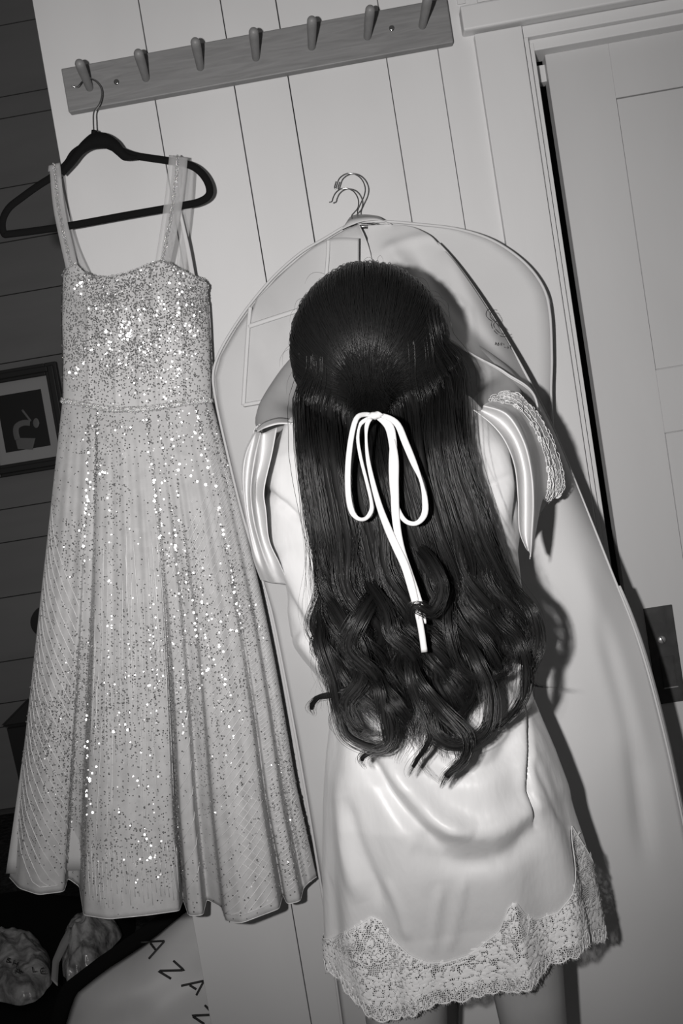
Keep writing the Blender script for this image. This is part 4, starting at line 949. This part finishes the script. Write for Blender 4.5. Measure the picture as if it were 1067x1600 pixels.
AZF = AZG.reshape(-1, 3); azx, azy = proj(AZF); azd = (AZF-CAM)@FW
def on_az(px, py):
    d = (azx-px)**2+(azy-py)**2; i = np.argsort(d)[:4]; w = 1/(d[i]+.5); dd = (azd[i]*w).sum()/w.sum()
    return CAM+ray(px, py)*(dd-.0025)
for g_ in LET:
    ps_ = []
    for st_ in g_:
        pp = linres(np.array([z3(*p) for p in st_]), 24);
        ps_.append(np.array([on_az(x, y) for x, y in pp]))
    tubes('letter', ps_, 0.003, INK, fr, 5)
lump('black_jacket', [G(-160, 1700, 0), G(85, 1700, 0), G(250, 1405, 0), G(-80, 1395, 0)], 30, .03, BLACKF, 40, 'black crumpled garment heaped on the rug under the bags', 'clothing', .012, .008)
pb = lump('plastic_bag', [G(-40, 1560, .06), G(75, 1572, .06), G(85, 1475, .06), G(-30, 1465, .06)], 40, .06, PLAST, 60, 'crumpled clear plastic bag with dark lettering on the black heap', 'plastic bag', .03, .055)
tp = []
for ch, (x, y), sc_, an in (('B', (10, 1503), 9, 25), ('H', (20, 1508), 8, 20), ('R', (24, 1521), 8, -5), ('&', (29, 1523), 9, -20), ('L', (52, 1519), 8, -15), ('E', (65, 1523), 9, -20)):
    ca, sa = math.cos(math.radians(an)), math.sin(math.radians(an))
    for st_ in glyph[ch]:
        pp = linres(np.array([(x+(a*ca+b*sa)*sc_*.8, y+(a*sa-b*ca)*sc_) for a, b in st_]), 6); tp.append(np.array([G(a, b, .128) for a, b in pp]))
o = tubes('bag_lettering', tp, 0.0014, INK, None, 4); 
o.parent = pb
lump('foil_pouch', [G(92, 1530, .06), G(130, 1535, .06), G(205, 1445, .06), G(110, 1440, .06)], 36, .07, PLAST, 75, 'shiny crumpled pouch between the lettered bag and the plastic bag', 'pouch', .035, .055)
A = np.stack([linres(np.array([G(*p, .135) for p in ((80, 1530), (82, 1500), (95, 1470), (112, 1440), (135, 1425))]), 24), linres(np.array([G(*p, .13) for p in ((90, 1540), (92, 1505), (106, 1476), (122, 1450), (140, 1436))]), 24)], 1)
tag(solid_grid('paper_strip', A, PAPER, None, 0.002), 'pale folded paper strip beside the shiny pouch', 'paper')
# dark bin and round disc by the far wall
b0 = G(60, 1200, 0.01)
bin_ = root('waste_bin', (float(b0[0]), YF-.2, 0), 'black bin with a sloping overhanging lid by the far wall', 'bin')
bx0, bx1 = P(24, 1190, YF-.3)[0], P(24, 1190, YF-.3)[0]+.42; zt = P(16, 1131, YF-.3)[2]
bm = bmesh.new(); bmesh.ops.create_cube(bm, size=1)
for v_ in bm.verts:
    s_ = 1.0 if v_.co.z > 0 else .92
    v_.co = Vector(((bx0+bx1)/2+v_.co.x*(bx1-bx0)*s_, YF-.19+v_.co.y*.3*s_, .01+(v_.co.z+.5)*(zt-.01)))
bmesh.ops.bevel(bm, geom=bm.edges[:], offset=.012, segments=3, affect='EDGES'); from_bm('bin_body', bm, BLACKM, bin_)
bm = bmesh.new(); bmesh.ops.create_cube(bm, size=1)
for v_ in bm.verts:
    t_ = v_.co.z > 0; s_ = .45 if t_ else 1.12
    v_.co = Vector(((bx0+bx1)/2+v_.co.x*(bx1-bx0)*s_, YF-.19+v_.co.y*.34*(.5 if t_ else 1), zt+(v_.co.z+.5)*.11))
bmesh.ops.bevel(bm, geom=bm.edges[:], offset=.012, segments=3, affect='EDGES'); from_bm('lid', bm, BLACKM, bin_)
dc = P(72, 972, YF-.02)
bm = bmesh.new(); bmesh.ops.create_cone(bm, cap_ends=True, segments=40, radius1=.075, radius2=.068, depth=.03, matrix=Matrix.Translation(Vector(dc)) @ Matrix.Rotation(math.radians(90), 4, 'X'))
tag(from_bm('wall_disc', bm, BLACKM, None, False), 'dark round disc on the far plank wall above the bin', 'wall fitting')
# framed picture on the far wall
yp = YF-.035
fx1 = P(101, 650, yp)[0]; fz1 = P(86, 564, yp)[2]; fz0 = P(40, 740, yp)[2]; phx0, phx1 = P(4, 690, yp)[0], P(69, 650, yp)[0]; fx0 = phx0-(fx1-phx1)
pic = root('framed_picture', (float(fx0+fx1)/2, YF, float(fz0)), 'black framed picture with pale mat on the far dark wall', 'picture frame')
fwid = .055
for q in ((fx0, fx0+fwid, fz0, fz1), (fx1-fwid, fx1, fz0, fz1), (fx0+fwid, fx1-fwid, fz1-fwid, fz1), (fx0+fwid, fx1-fwid, fz0, fz0+fwid)):
    fr_ = box('frame_side', q[0], q[1], YF-.03, YF-.001, q[2], q[3], BLACKM, pic, .004)
    i_ = .014
    if q[1]-q[0] < .06: box('frame_bead', q[0]+i_, q[1]-i_, YF-.038, YF-.029, q[2]+i_, q[3]-i_, BLACKM, fr_, .005)
    else: box('frame_bead', q[0]-i_, q[1]+i_, YF-.038, YF-.029, q[2]+i_, q[3]-i_, BLACKM, fr_, .005)
box('mat_board', fx0+fwid, fx1-fwid, YF-.016, YF-.002, fz0+fwid, fz1-fwid, MATB, pic)
pz1, pz0 = P(40, 611, yp)[2], P(40, 702, yp)[2]
ph_ = box('photograph', phx0, phx1, YF-.018, YF-.015, pz0, pz1, PHOTO, pic)
q3 = lambda x, y: (x/7.275, 540+y/7.275)
tube('pale_figure', catmull(np.array([P(*q3(*p), YF-.019) for p in ((285, 1180), (285, 1120), (285, 1050))]), 12), np.linspace(.035, .05, 12), FIG, ph_, 12, flat=.02)
tube('pale_figure', catmull(np.array([P(*q3(*p), YF-.019) for p in ((200, 1070), (180, 990), (190, 920), (260, 880), (340, 880))]), 24), .015, FIG, ph_, 8, flat=.06)
tube('pale_figure', linres(np.array([P(*q3(*p), YF-.019) for p in ((350, 860), (250, 730))]), 8), .006, FIG, ph_, 6, flat=.1)
tube('pale_figure', linres(np.array([P(*q3(*p), YF-.0195) for p in ((372, 880), (380, 880), (395, 880), (410, 880), (425, 880), (440, 880), (448, 880))]), 7), [.002, .016, .022, .0235, .022, .016, .002], FIG, ph_, 14, flat=.06)
